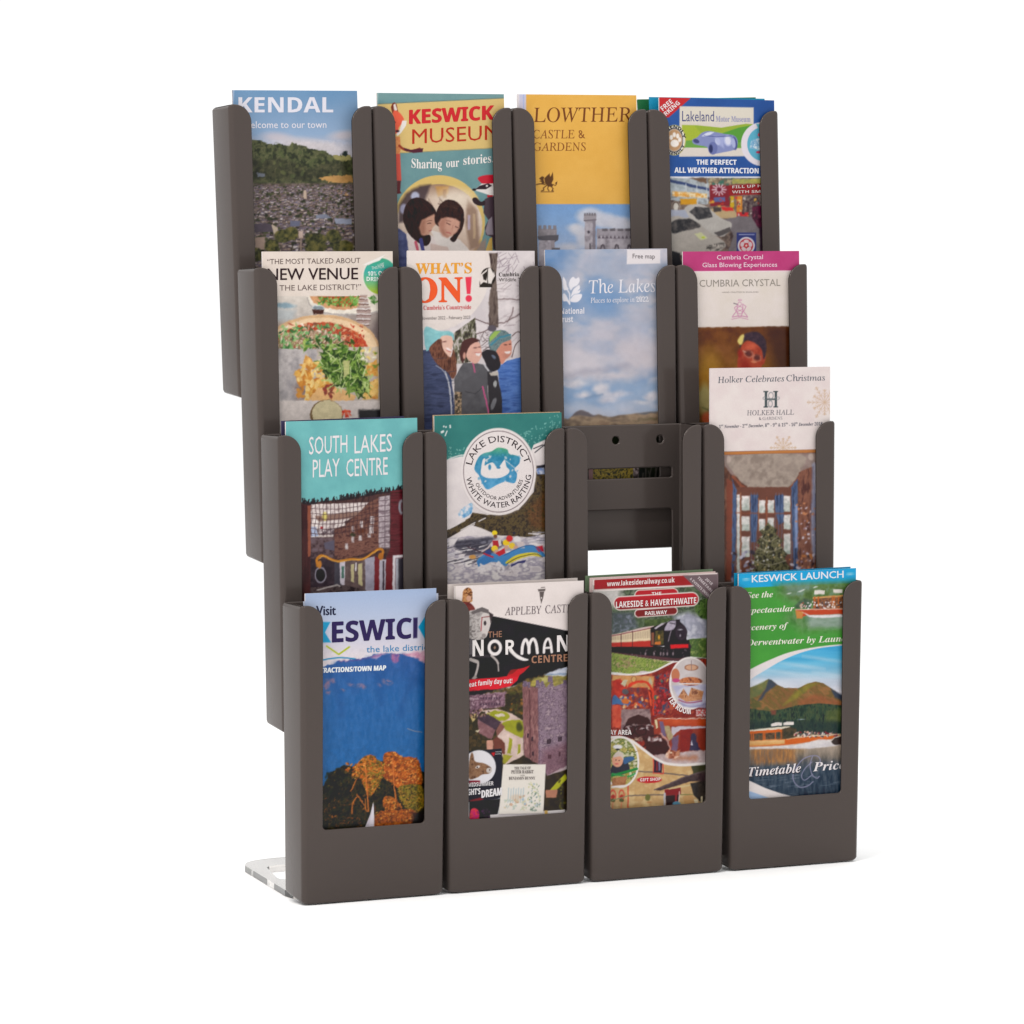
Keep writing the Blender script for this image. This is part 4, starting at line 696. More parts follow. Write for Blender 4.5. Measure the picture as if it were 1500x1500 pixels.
def crest(a, cx, cy, k, col):
    for p in ([(-60, 60), (-30, 20), (-45, -10), (-20, -30), (-28, 20), (-10, 60)], [(60, 60), (30, 20), (50, -20), (22, -40), (26, 20), (10, 60)]): a.L([(cx+x*k, cy+y*k) for x, y in p], 4*k+2, col, .9)
    a.E(cx, cy+10*k, 24*k, 30*k, col, ring=4); a.E(cx-2*k, cy-40*k, 14*k, 16*k, col, ring=4); a.E(cx, cy-72*k, 12*k, 6*k, col, ring=3); a.L([(cx-50*k, cy-46*k), (cx-22*k, cy-38*k)], 7, (110, 96, 110)); a.L([(cx-60*k, cy+66*k), (cx-20*k, cy+58*k), (cx+20*k, cy+58*k), (cx+62*k, cy+66*k)], 7*k, col); a.L([(cx-66*k, cy+84*k), (cx, cy+70*k), (cx+66*k, cy+84*k)], 6*k, col, .8); a.L([(cx-16*k, cy+4*k), (cx+16*k, cy+20*k)], 4, col); a.L([(cx+16*k, cy+4*k), (cx-16*k, cy+20*k)], 4, col)
def art_crystal(a):
    a.frame(980, 350, .18); a.R(0, 0, 1300, 268, a.tex([(184, 60, 116), (192, 68, 124)], 20, 3, 2)); a.R(0, 265, 1300, 718, a.tex([(222, 210, 200), (228, 216, 210)], 20, 3, 2)); a.L([(0, 268), (1300, 258)], 6, (240, 220, 226))
    a.P([(0, 722), (1300, 708), (1300, 1800), (0, 1800)], a.vgrad([(720, (104, 58, 26)), (900, (120, 72, 36)), (1050, (140, 92, 40)), (1200, (150, 100, 40)), (1450, (110, 84, 40))], a.tex([(116, 118, 118), (140, 136, 134)], 10, 3, 2)))
    a.P([(780, 706), (1100, 704), (1100, 1800), (900, 1200), (820, 900)], (66, 38, 30), .75, 50); a.E(330, 1050, 90, 150, (186, 140, 50), 0, .6, 50); a.L([(420, 720), (470, 900), (500, 1100)], 40, (146, 90, 44), .4, 26)
    a.P([(0, 265), (1300, 265), (1300, 706), (0, 720)], a.tex([(222, 210, 200), (228, 216, 210)], 20, 3, 2)); a.L([(0, 268), (1300, 258)], 6, (240, 220, 226))
    a.P([(580, 900), (600, 860), (650, 830), (740, 850), (780, 900), (780, 1000), (740, 1080), (700, 1400), (560, 1400), (560, 1000)], a.tex([(164, 62, 44), (190, 80, 56), (176, 68, 48)], 7, 4, 2), sp=True); a.E(577, 935, 18, 40, (160, 44, 36), 0, .9, 8); a.E(668, 880, 44, 26, (222, 104, 74), -20, .8, 14); a.E(620, 1040, 40, 60, (150, 36, 32), 0, .6, 20); a.L([(694, 930), (684, 992)], 10, (226, 110, 80), .8, 6)
    a.P([(575, 880), (590, 800), (650, 756), (720, 760), (780, 810), (796, 890), (770, 980), (752, 900), (700, 850), (640, 826), (600, 850)], a.tex([(54, 40, 54), (76, 56, 66)], 3, 3, 2), sp=True); a.P([(556, 830), (580, 790), (610, 780), (600, 850), (575, 860)], (226, 206, 120), sp=True)
    a.E(646, 936, 27, 20, (92, 50, 50), 14, .9, 6); a.E(714, 966, 24, 19, (92, 50, 50), 14, .9, 6); a.E(646, 936, 36, 27, (214, 176, 156), 14, .8, ring=4); a.E(714, 967, 32, 26, (214, 176, 156), 14, .8, ring=4); a.L([(620, 906), (668, 916)], 6, (80, 40, 40), .8); a.L([(700, 938), (738, 948)], 6, (80, 40, 40), .8); a.L([(600, 910), (626, 922)], 6, (222, 206, 190)); a.E(690, 1000, 24, 8, (236, 150, 110), 10)
    a.E(290, 1300, 60, 120, (176, 166, 110), 0, .9, 20); a.L([(270, 1370), (340, 1400)], 8, (90, 96, 60)); a.E(310, 1460, 50, 50, (206, 90, 60), 0, .8, 16)
    a.photo(250, 720, 1000, 1700, .6, 6, 2, .06, 8)
    a.text('Cumbria Crystal', 390, 168, 764, 164, 36, (240, 214, 226), 'sans', .018); a.text('Glass Blowing Experiences', 272, 230, 880, 226, 36, (240, 214, 226), 'sans', .018)
    a.text('CUMBRIA CRYSTAL', 248, 390, 906, 382, 56, (150, 142, 134), 'sans', -.01); a.text('HAND CRAFTED IN ENGLAND', 432, 440, 728, 437, 11, (160, 150, 142), 'sans', -.01); crest(a, 577, 570, 1.0, (196, 128, 164))
def art_south(a):
    a.frame(370, 590, .19333); a.R(100, 50, 1400, 1600, a.tex([(108, 176, 178), (118, 188, 188)], 26, 3, 2)); rnd = random.Random(2)
    top = [(300, 765), (372, 752), (440, 765), (520, 745), (640, 735), (760, 715), (850, 700), (940, 680), (1040, 668), (1140, 655), (1300, 640)]
    a.P(top+[(1300, 1700), (300, 1700)], a.tex([(58, 38, 40), (84, 58, 54), (70, 46, 50)], 6, 4, 2, sx=.5, sy=1.5))
    for k in range(150):
        x = rnd.uniform(372, 1190); y = np.interp(x, [p[0] for p in top], [p[1] for p in top]); t = rnd.uniform(-2.6, -.5); L_ = rnd.uniform(10, 36); a.L([(x, y+10), (x+L_*math.cos(t), y+L_*math.sin(t))], rnd.uniform(5, 10), (40, 34, 38))
    a.P([(440, 770), (880, 755), (790, 850), (700, 900), (700, 930), (620, 950), (610, 1015), (440, 1020)], a.tex([(176, 160, 158), (226, 214, 210), (204, 190, 186), (240, 230, 226)], 8, 3, 2)); a.P([(470, 860), (720, 830), (860, 820), (780, 870), (500, 900)], (128, 96, 84), .9, 5); a.P([(440, 940), (480, 940), (500, 1010), (440, 1015)], (170, 180, 206)); a.E(548, 860, 20, 34, (220, 206, 110), 0, .9, 5); a.R(515, 940, 535, 990, (176, 40, 50)); a.P([(480, 960), (620, 950), (620, 1000), (500, 1000)], a.tex([(84, 70, 76), (214, 200, 200)], 4, 5, 2.5))
    br = a.tex([(98, 62, 56), (126, 86, 74), (80, 48, 46)], 3, 6, 2, sx=2)
    a.P([(880, 755), (960, 720), (960, 1110), (720, 1180), (640, 1180), (700, 930), (790, 850)], br); a.R(620, 950, 720, 1160, br)
    for x, y, w_, h in ((815, 895, 22, 50), (750, 935, 18, 40), (750, 1010, 20, 50), (805, 1005, 22, 40), (890, 860, 32, 60), (885, 930, 32, 60), (870, 990, 24, 30), (700, 1066, 22, 44)): a.R(x, y, x+w_, y+h, a.tex([(214, 206, 206), (150, 130, 130)], 3, 2, 2))
    a.E(820, 970, 40, 16, (96, 50, 34), 0, .8); a.E(760, 1000, 20, 14, (60, 60, 40))
    a.P([(955, 715), (1040, 700), (1040, 1100), (955, 1110)], a.tex([(150, 134, 140), (186, 172, 176), (130, 112, 120)], 5, 8, 2)); 
    for k in range(10): a.L([(955, 745+k*40), (1040, 735+k*40)], 5, (84, 66, 74))
    a.L([(1004, 712), (1000, 1100)], 5, (100, 84, 92))
    for k in range(12): a.L([(1000, 840+k*22), (1040, 835+k*22)], 3, (110, 90, 96))
    a.P([(1045, 668), (1300, 640), (1300, 1500), (1010, 1500), (1010, 1180), (1045, 1100)], a.tex([(84, 30, 38), (104, 42, 48), (66, 24, 32)], 5, 4, 2, sx=4, sy=.4)); a.R(300, 770, 440, 1600, a.tex([(60, 30, 34), (80, 44, 44)], 8, 4, 2, sx=.5, sy=3)); a.P([(415, 780), (440, 778), (444, 1160), (420, 1168)], (146, 82, 62)); a.E(1128, 790, 22, 55, (150, 150, 160)); a.E(1134, 790, 12, 40, (100, 60, 66))
    # climbing net
    nc = (66, 44, 48)
    for k in range(17):
        x = 445+k*29; a.L([(x, 770-k*2), (x+5+3*math.sin(k), 860), (x-3, 950), (x+4, 1010+8*math.sin(k*2))], 4, nc, sp=True)
    for k in range(6): a.L([(440, 800+k*38), (560, 806+k*38), (700, 800+k*36), (860, 776+k*34), (950, 760+k*34)], 4, nc, sp=True)
    a.R(440, 1020, 620, 1180, a.tex([(60, 44, 50), (92, 72, 74), (110, 92, 100)], 5, 7, 2)); a.P([(540, 1060), (620, 1040), (620, 1120), (550, 1110)], (90, 84, 100))
    a.P([(440, 1180), (680, 1190), (680, 1560), (440, 1560)], a.tex([(44, 34, 42), (66, 52, 60)], 7, 2, 2)); a.E(515, 1305, 40, 56, (34, 28, 34)); a.E(515, 1305, 40, 56, (150, 144, 158), ring=8); a.R(620, 1200, 700, 1400, (70, 66, 76)); a.P([(660, 1190), (700, 1190), (704, 1400), (664, 1370)], (206, 196, 206)); a.R(676, 1240, 692, 1330, (70, 110, 96))
    a.P([(700, 1180), (860, 1170), (860, 1420), (700, 1400)], a.tex([(92, 74, 74), (116, 96, 94)], 4, 3, 2)); a.P([(745, 1225), (768, 1222), (768, 1362), (745, 1352)], (196, 184, 140)); a.P([(800, 1220), (832, 1216), (832, 1390), (800, 1376)], (196, 184, 140)); a.L([(782, 1215), (782, 1270)], 10, (226, 220, 224))
    a.P([(852, 1180), (925, 1165), (922, 1560), (856, 1560)], a.tex([(156, 150, 166), (176, 170, 184)], 8, 3, 2)); a.P([(925, 1165), (962, 1180), (962, 1560), (922, 1560)], (124, 40, 46)); a.P([(960, 1180), (1012, 1190), (1000, 1560), (958, 1560)], (190, 184, 196)); a.R(985, 1200, 998, 1500, (70, 56, 66)); a.P([(1012, 1180), (1062, 1170), (1060, 1560), (1005, 1560)], (116, 38, 44)); a.P([(1062, 1156), (1160, 1150), (1160, 1170), (1082, 1174), (1082, 1560), (1058, 1560)], (226, 220, 224)); a.R(1084, 1176, 1130, 1560, (176, 176, 186)); a.R(1104, 1180, 1160, 1560, (60, 56, 64), 1, 6)
    a.P([(440, 1400), (700, 1380), (860, 1420), (860, 1600), (440, 1600)], a.tex([(50, 40, 44), (96, 80, 80), (60, 50, 52)], 7, 8, 2)); a.L([(490, 1420), (640, 1380), (660, 1390)], 10, (180, 170, 168))
    a.L([(490, 1240), (488, 1180), (530, 1158), (600, 1190), (660, 1200), (740, 1185), (830, 1185), (900, 1145), (950, 1112), (985, 1120), (975, 1180)], 17, (196, 124, 40), sp=True); a.L([(500, 1185), (540, 1160), (600, 1196), (660, 1204), (740, 1190), (830, 1186), (900, 1148), (950, 1114)], 5, (232, 176, 84), sp=True); a.E(506, 1226, 16, 28, (190, 122, 50)); a.E(972, 1165, 20, 28, (176, 106, 40))
    a.photo(372, 760, 1200, 1600, .45, 5, 0, .1, 3)
    c = (232, 226, 228)
    a.text('SOUTH', 428, 392, 718, 376, 132, c, 'plain', -.006); a.text('LAKES', 772, 384, 1056, 366, 132, c, 'plain', -.006); a.text('PLAY', 456, 566, 660, 556, 134, c, 'plain', -.006); a.text('CENTRE', 710, 560, 1024, 544, 132, c, 'plain', -.006)

def art_raft(a):
    a.frame(610, 590, .18667); a.R(50, 0, 1300, 700, a.tex([(50, 116, 112), (58, 126, 120)], 26, 3, 2)); wh = a.tex([(214, 204, 204), (228, 218, 216)], 22, 5, 2)
    a.P([(50, 500), (256, 442), (350, 420), (480, 430), (900, 380), (920, 330), (1010, 290), (1200, 250), (1200, 1700), (50, 1700)], wh)
    rnd = random.Random(6)
    for k in range(130):
        x = rnd.uniform(820, 1130); y = rnd.uniform(90, 330)
        if y > 230-(x-820)*.5+0 and y < 330-(x-900)*.25: a.E(x, y, 4.5, 4.5, (120, 176, 168), 0, .9)
    for k in range(30): a.E(rnd.uniform(250, 400), rnd.uniform(350, 430), 4, 4, (140, 190, 180), 0, .8)
    for x, y in ((215, 186), (232, 190), (264, 180), (266, 192)): a.E(x, y, 6, 7, (222, 222, 220))
    a.P([(188, 226), (214, 214), (218, 230), (196, 242)], (222, 222, 220)); a.L([(240, 222), (226, 258)], 8, (222, 222, 220)); a.L([(256, 440), (350, 412), (430, 420)], 8, (214, 214, 212), sp=True)
    a.P([(940, 500), (1010, 490), (1150, 480), (1150, 1050), (940, 1060), (640, 1040), (500, 980), (430, 960), (256, 1060), (50, 1160), (50, 1090), (260, 990), (420, 900), (440, 860), (560, 880), (800, 840), (920, 700)], a.tex([(50, 42, 36), (76, 62, 46), (96, 80, 50), (60, 50, 40)], 4, 8, 2.3))
    a.P([(850, 850), (1000, 700), (1100, 700), (1100, 1000), (900, 980)], a.tex([(84, 56, 36), (120, 76, 44), (60, 54, 36)], 4, 11, 2.3), .7, 20); a.P([(930, 520), (1000, 500), (1010, 560), (950, 560)], a.tex([(96, 120, 170), (206, 206, 216)], 4, 5, 2.6)); a.P([(940, 495), (1010, 484), (1010, 510), (950, 512)], (50, 48, 56))
    a.P([(330, 860), (400, 800), (440, 790), (436, 860), (400, 890), (350, 905)], a.tex([(96, 150, 196), (150, 184, 210), (220, 216, 220)], 5, 2, 2.4), sp=True)
    for p in ([(258, 990), (380, 925)], [(350, 1000), (460, 940)], [(420, 975), (455, 955)], [(490, 930), (540, 905)], [(930, 390), (1005, 330)], [(920, 360), (990, 330)]): a.L(p, 8, (222, 214, 214) if p[0][1] > 500 else (60, 60, 66))
    # river
    a.P([(50, 1120), (256, 1065), (450, 1040), (640, 1050), (860, 1060), (1100, 1010), (1150, 1010), (1150, 1800), (50, 1800)], a.tex([(196, 186, 190), (222, 212, 212), (160, 152, 166), (230, 222, 220)], 7, 8, 2, sx=2)); a.P([(300, 1080), (600, 1050), (700, 1100), (600, 1180), (420, 1200), (300, 1140)], a.tex([(80, 78, 92), (56, 54, 66), (110, 108, 122)], 5, 3, 2.2, sx=2), .95, 12)
    a.blobs(60, (260, 1090, 560, 1260), (20, 60), (4, 9), [(90, 84, 96), (230, 224, 224), (60, 56, 66)], 4, (-20, -5), .9, 'L'); a.P([(256, 1070), (330, 1060), (300, 1110), (256, 1130)], (222, 214, 214)); a.blobs(24, (900, 1000, 1010, 1110), (14, 40), (4, 8), [(196, 190, 200), (230, 222, 222), (120, 116, 130)], 5, (-12, 5), .9, 'L'); a.blobs(20, (620, 1250, 760, 1340), (6, 20), (4, 8), [(150, 140, 146), (196, 186, 190)], 8, al=.6)
    # the raft and its crew
    a.P([(480, 1230), (560, 1180), (680, 1190), (820, 1130), (920, 1120), (1000, 1180), (1000, 1210), (900, 1190), (740, 1250), (700, 1280), (620, 1250), (540, 1260), (490, 1290)], (70, 134, 190), sp=True); a.P([(700, 1250), (800, 1190), (930, 1175), (985, 1210), (900, 1200), (800, 1230), (730, 1262)], (226, 206, 60), sp=True); a.P([(470, 1250), (560, 1190), (620, 1230), (560, 1260), (500, 1290)], (60, 120, 180)); a.P([(930, 1130), (990, 1120), (1000, 1165), (960, 1170)], (190, 40, 60)); a.P([(740, 1270), (800, 1245), (860, 1232), (850, 1255), (790, 1262), (745, 1290)], (56, 56, 110)); a.E(440, 1210, 28, 16, (206, 150, 80))
    a.P([(580, 1130), (600, 1075), (660, 1070), (670, 1120), (640, 1130), (600, 1130)], (214, 206, 206)); a.P([(596, 1080), (640, 1080), (650, 1130), (600, 1130)], (176, 40, 50)); a.E(614, 1022, 21, 20, (236, 206, 40)); a.E(620, 1048, 15, 15, (120, 76, 60)); a.L([(590, 1100), (560, 1140), (510, 1170)], 12, (206, 190, 190)); a.L([(400, 1130), (600, 1210)], 6, (60, 30, 40))
    for x, y, c in ((704, 1098, (240, 200, 40)), (614, 1144, (240, 204, 50)), (750, 1122, (232, 196, 60)), (730, 1066, (206, 50, 50)), (790, 1070, (226, 220, 220)), (768, 1022, (50, 46, 56))): a.E(x, y, 26 if c[0] > 100 else 12, 24 if c[0] > 100 else 12, c)
    for x, y in ((630, 1168), (706, 1136), (780, 1136)): a.E(x, y, 18, 16, (206, 160, 140))
    a.P([(620, 1180), (690, 1140), (700, 1180), (650, 1205)], (196, 40, 50)); a.P([(540, 1160), (580, 1150), (590, 1190), (540, 1200)], (50, 70, 130)); a.P([(780, 1090), (840, 1090), (850, 1140), (800, 1140)], (206, 190, 190)); a.L([(530, 1185), (600, 1210)], 12, (200, 40, 50)); a.blobs(22, (470, 1262, 700, 1330), (10, 26), (6, 14), [(230, 222, 222), (222, 214, 216)], 9); a.L([(690, 1196), (820, 1134), (920, 1122), (996, 1182)], 7, (40, 96, 150), sp=True); a.L([(712, 1262), (800, 1214), (930, 1186), (990, 1212)], 5, (60, 50, 60), sp=True)
    a.photo(250, 850, 1020, 1700, .25, 5, 0, .05, 3)
    # round badge
    a.E(650, 548, 296, 342, (170, 158, 156), 0, .35, 10); a.E(644, 540, 295, 342, (228, 218, 216)); a.E(644, 540, 274, 318, (74, 56, 62), ring=4)
    blob = spline([(480, 440), (520, 400), (590, 380), (640, 352), (710, 365), (730, 400), (800, 420), (810, 470), (770, 520), (790, 560), (770, 630), (700, 620), (640, 640), (560, 680), (520, 640), (490, 570), (455, 520)], 6, True)
    a.P(blob, a.vgrad([(360, (84, 166, 130)), (430, (56, 136, 166)), (560, (66, 140, 180)), (680, (90, 160, 200))], a.tex([(112, 116, 118), (140, 136, 136)], 6, 3, 2.5))); a.blobs(30, (450, 370, 820, 670), (5, 14), (4, 10), [(80, 152, 190), (228, 218, 216)], 5, al=.7, poly=None)
    a.P([(505, 540), (520, 450), (540, 440), (536, 490), (560, 480), (600, 470), (640, 510), (690, 450), (706, 500), (730, 530), (715, 560), (650, 590), (560, 590), (515, 570)], (228, 220, 218), sp=True); a.E(575, 505, 12, 22, (70, 140, 176)); a.E(644, 508, 16, 10, (60, 130, 170)); a.L([(690, 446), (795, 530)], 4, (226, 220, 218)); a.L([(525, 460), (570, 436)], 6, (228, 220, 218))
    k = (46, 32, 40)
    a.arctext('LAKE DISTRICT', 644, 540, 214, 232, 193, 345, 50, k, 'sans', .0); a.arctext('WHITE WATER RAFTING', 644, 548, 258, 276, 172, 4, 42, k, 'sans', .008, inner=True); a.arctext('OUTDOOR ADVENTURES', 644, 548, 200, 216, 156, 16, 28, k, 'sans', .0, inner=True)

def snow(a, cx, cy, R, col):
    for k in range(12):
        t = k*math.pi/6; L_ = R if k % 2 == 0 else R*.72; ux, uy = math.cos(t), math.sin(t); a.L([(cx, cy), (cx+ux*L_, cy+uy*L_)], 5, col, .8); a.E(cx+ux*L_, cy+uy*L_, 6, 6, col, 0, .8)
        for q in (.4, .62, .84):
            for s_ in (-.7, .7): a.L([(cx+ux*L_*q, cy+uy*L_*q), (cx+ux*L_*q+math.cos(t+s_)*R*.16, cy+uy*L_*q+math.sin(t+s_)*R*.16)], 4, col, .8)
def art_holker(a):
    a.frame(1000, 530, .21333); a.R(100, 0, 1100, 640, a.tex([(226, 210, 208), (232, 220, 216)], 22, 3, 2)); gd = (206, 176, 150)
    snow(a, 975, 278, 116, gd); snow(a, 690, 590, 86, gd)
    a.P([(150, 620), (1100, 598), (1100, 1700), (150, 1700)], a.tex([(110, 72, 56), (84, 52, 44), (140, 96, 76)], 8, 3, 2, sx=.5, sy=2)); a.P([(150, 622), (1100, 598), (1100, 618), (150, 642)], (186, 120, 66))
    a.P([(280, 640), (1100, 622), (930, 640), (880, 760), (340, 780), (290, 720)], a.tex([(140, 118, 112), (166, 146, 138)], 10, 3, 2)); a.P([(330, 650), (820, 640), (800, 760), (740, 850), (640, 895), (520, 890), (420, 840), (350, 760)], a.tex([(140, 124, 114), (168, 152, 140), (150, 134, 124)], 12, 4, 2), sp=True)
    a.L([(345, 790), (420, 860), (520, 900), (640, 905), (740, 865), (800, 790)], 16, (140, 78, 58), sp=True); a.L([(345, 820), (420, 885), (520, 925), (640, 930), (745, 890), (790, 830)], 8, (96, 52, 44), sp=True)
    wd = (132, 74, 54)
    a.P([(340, 860), (790, 860), (790, 1500), (340, 1500)], (110, 68, 56)); 
    for (x0, x1, y0, y1) in ((372, 392, 910, 1500), (405, 460, 920, 1020), (405, 460, 1060, 1160), (405, 460, 1200, 1340), (522, 566, 950, 1040), (522, 566, 1080, 1160), (584, 628, 950, 1040), (584, 628, 1070, 1160), (694, 740, 920, 1030), (694, 740, 1050, 1150), (694, 740, 1180, 1320)): a.R(x0, y0, x1, y1, a.vgrad([(y0, (226, 218, 218)), (y1, (176, 184, 178))], a.tex([(100, 104, 100), (150, 146, 144)], 3.5, int(x0+y0), 2.4)))
    bl = a.tex([(60, 76, 110), (84, 102, 138), (48, 58, 88)], 4, 4, 2.2, sx=.5, sy=4)
    for p in ([(465, 910), (520, 915), (516, 1080), (500, 1240), (470, 1240)], [(630, 920), (694, 910), (694, 1100), (660, 1120), (640, 1040)], [(340, 800), (370, 880), (368, 1200), (350, 1500), (325, 1500)], [(745, 860), (790, 800), (790, 1500), (762, 1480)]): a.P(p, bl)
    a.P([(795, 760), (935, 700), (960, 1500), (795, 1500)], a.tex([(110, 66, 54), (140, 92, 74), (84, 50, 46)], 7, 9, 2, sx=.6, sy=2)); a.P([(890, 700), (920, 690), (920, 1300), (900, 1380), (880, 1200)], (150, 160, 190), .8, 8); a.P([(300, 800), (345, 830), (335, 1500), (300, 1500)], (130, 70, 54)); a.R(770, 980, 790, 1280, (150, 166, 206), .8, 6); a.blobs(60, (780, 960, 920, 1420), (4, 10), (4, 10), [(206, 196, 206), (150, 120, 130), (196, 130, 90)], 4); a.L([(905, 690), (915, 900)], 8, (206, 200, 210)); a.E(882, 655, 18, 22, (190, 170, 160)); a.E(316, 670, 14, 24, (190, 170, 160))
    for x_ in (470, 492, 510, 640, 662, 684, 752, 772, 346, 358): a.L([(x_, 900), (x_-4, 1180), (x_+(6 if x_ < 560 else -6), 1400)], 4, (100, 118, 154), .7, sp=True)
    a.L([(522, 940), (522, 1160)], 5, (170, 110, 80)); a.L([(576, 930), (576, 1150)], 8, (150, 84, 60)); a.L([(398, 900), (398, 1480)], 5, (176, 120, 90)); a.L([(366, 1040), (740, 1040)], 8, (140, 78, 56), .7)
    tree = [(590, 1100), (560, 1140), (530, 1160), (545, 1190), (505, 1240), (530, 1260), (480, 1330), (500, 1350), (455, 1420), (440, 1560), (760, 1560), (740, 1420), (700, 1350), (720, 1320), (665, 1260), (690, 1230), (640, 1180), (650, 1150), (610, 1130)]
    a.P(tree, a.tex([(46, 44, 34), (92, 88, 62), (126, 120, 84), (60, 58, 44)], 4, 5, 2.4)); a.blobs(70, (450, 1140, 740, 1540), (3, 7), (3, 7), [(216, 206, 180), (206, 176, 120), (230, 226, 220)], 7, poly=tree)
    for y, w_ in ((1220, 60), (1290, 90), (1380, 120), (1450, 150)): a.L([(590-w_, y-20), (590, y+14), (590+w_, y-14)], 6, (186, 176, 150), .8, sp=True)
    a.blobs(40, (330, 1300, 500, 1560), (6, 20), (6, 16), [(150, 146, 166), (60, 50, 60), (196, 190, 206), (90, 70, 70)], 8); a.blobs(30, (700, 1330, 930, 1560), (6, 18), (6, 14), [(150, 146, 170), (60, 46, 50), (200, 190, 200), (180, 110, 60)], 9)
    a.photo(290, 642, 1100, 1560, .6, 5, 1, .08, 3)
    t = (78, 88, 100)
    a.text('Holker', 242, 146, 412, 140, 42, t, 'serif', -.014); a.text('Celebrates', 430, 140, 694, 134, 42, t, 'serif', -.014, shear=.12); a.text('Christmas', 712, 134, 976, 128, 42, t, 'serif', -.014)
    d = (64, 76, 78)
    for x in (572, 640): a.R(x-8, 202, x+8, 312, d); a.R(x-18, 200, x+14 if x > 600 else x+16, 208, d); a.R(x-16, 306, x+14, 314, d)
    a.R(572, 252, 640, 262, d); a.E(606, 232, 16, 22, (120, 128, 132), ring=4); a.E(602, 288, 14, 22, (120, 128, 132), ring=4); a.E(566, 250, 14, 10, (130, 136, 140), ring=3); a.E(650, 250, 14, 10, (130, 136, 140), ring=3)
    a.text('HOLKER HALL', 442, 368, 764, 362, 34, (112, 110, 118), 'serif', -.014); a.text('& GARDENS', 524, 400, 684, 396, 20, (130, 126, 132), 'serif', -.012); a.text('1ˢᵗ November - 2ⁿᵈ December, 8ᵗʰ - 9ᵗʰ & 15ᵗʰ - 16ᵗʰ December 2018', 250, 456, 960, 436, 22, (96, 96, 110), 'serifi', -.016)

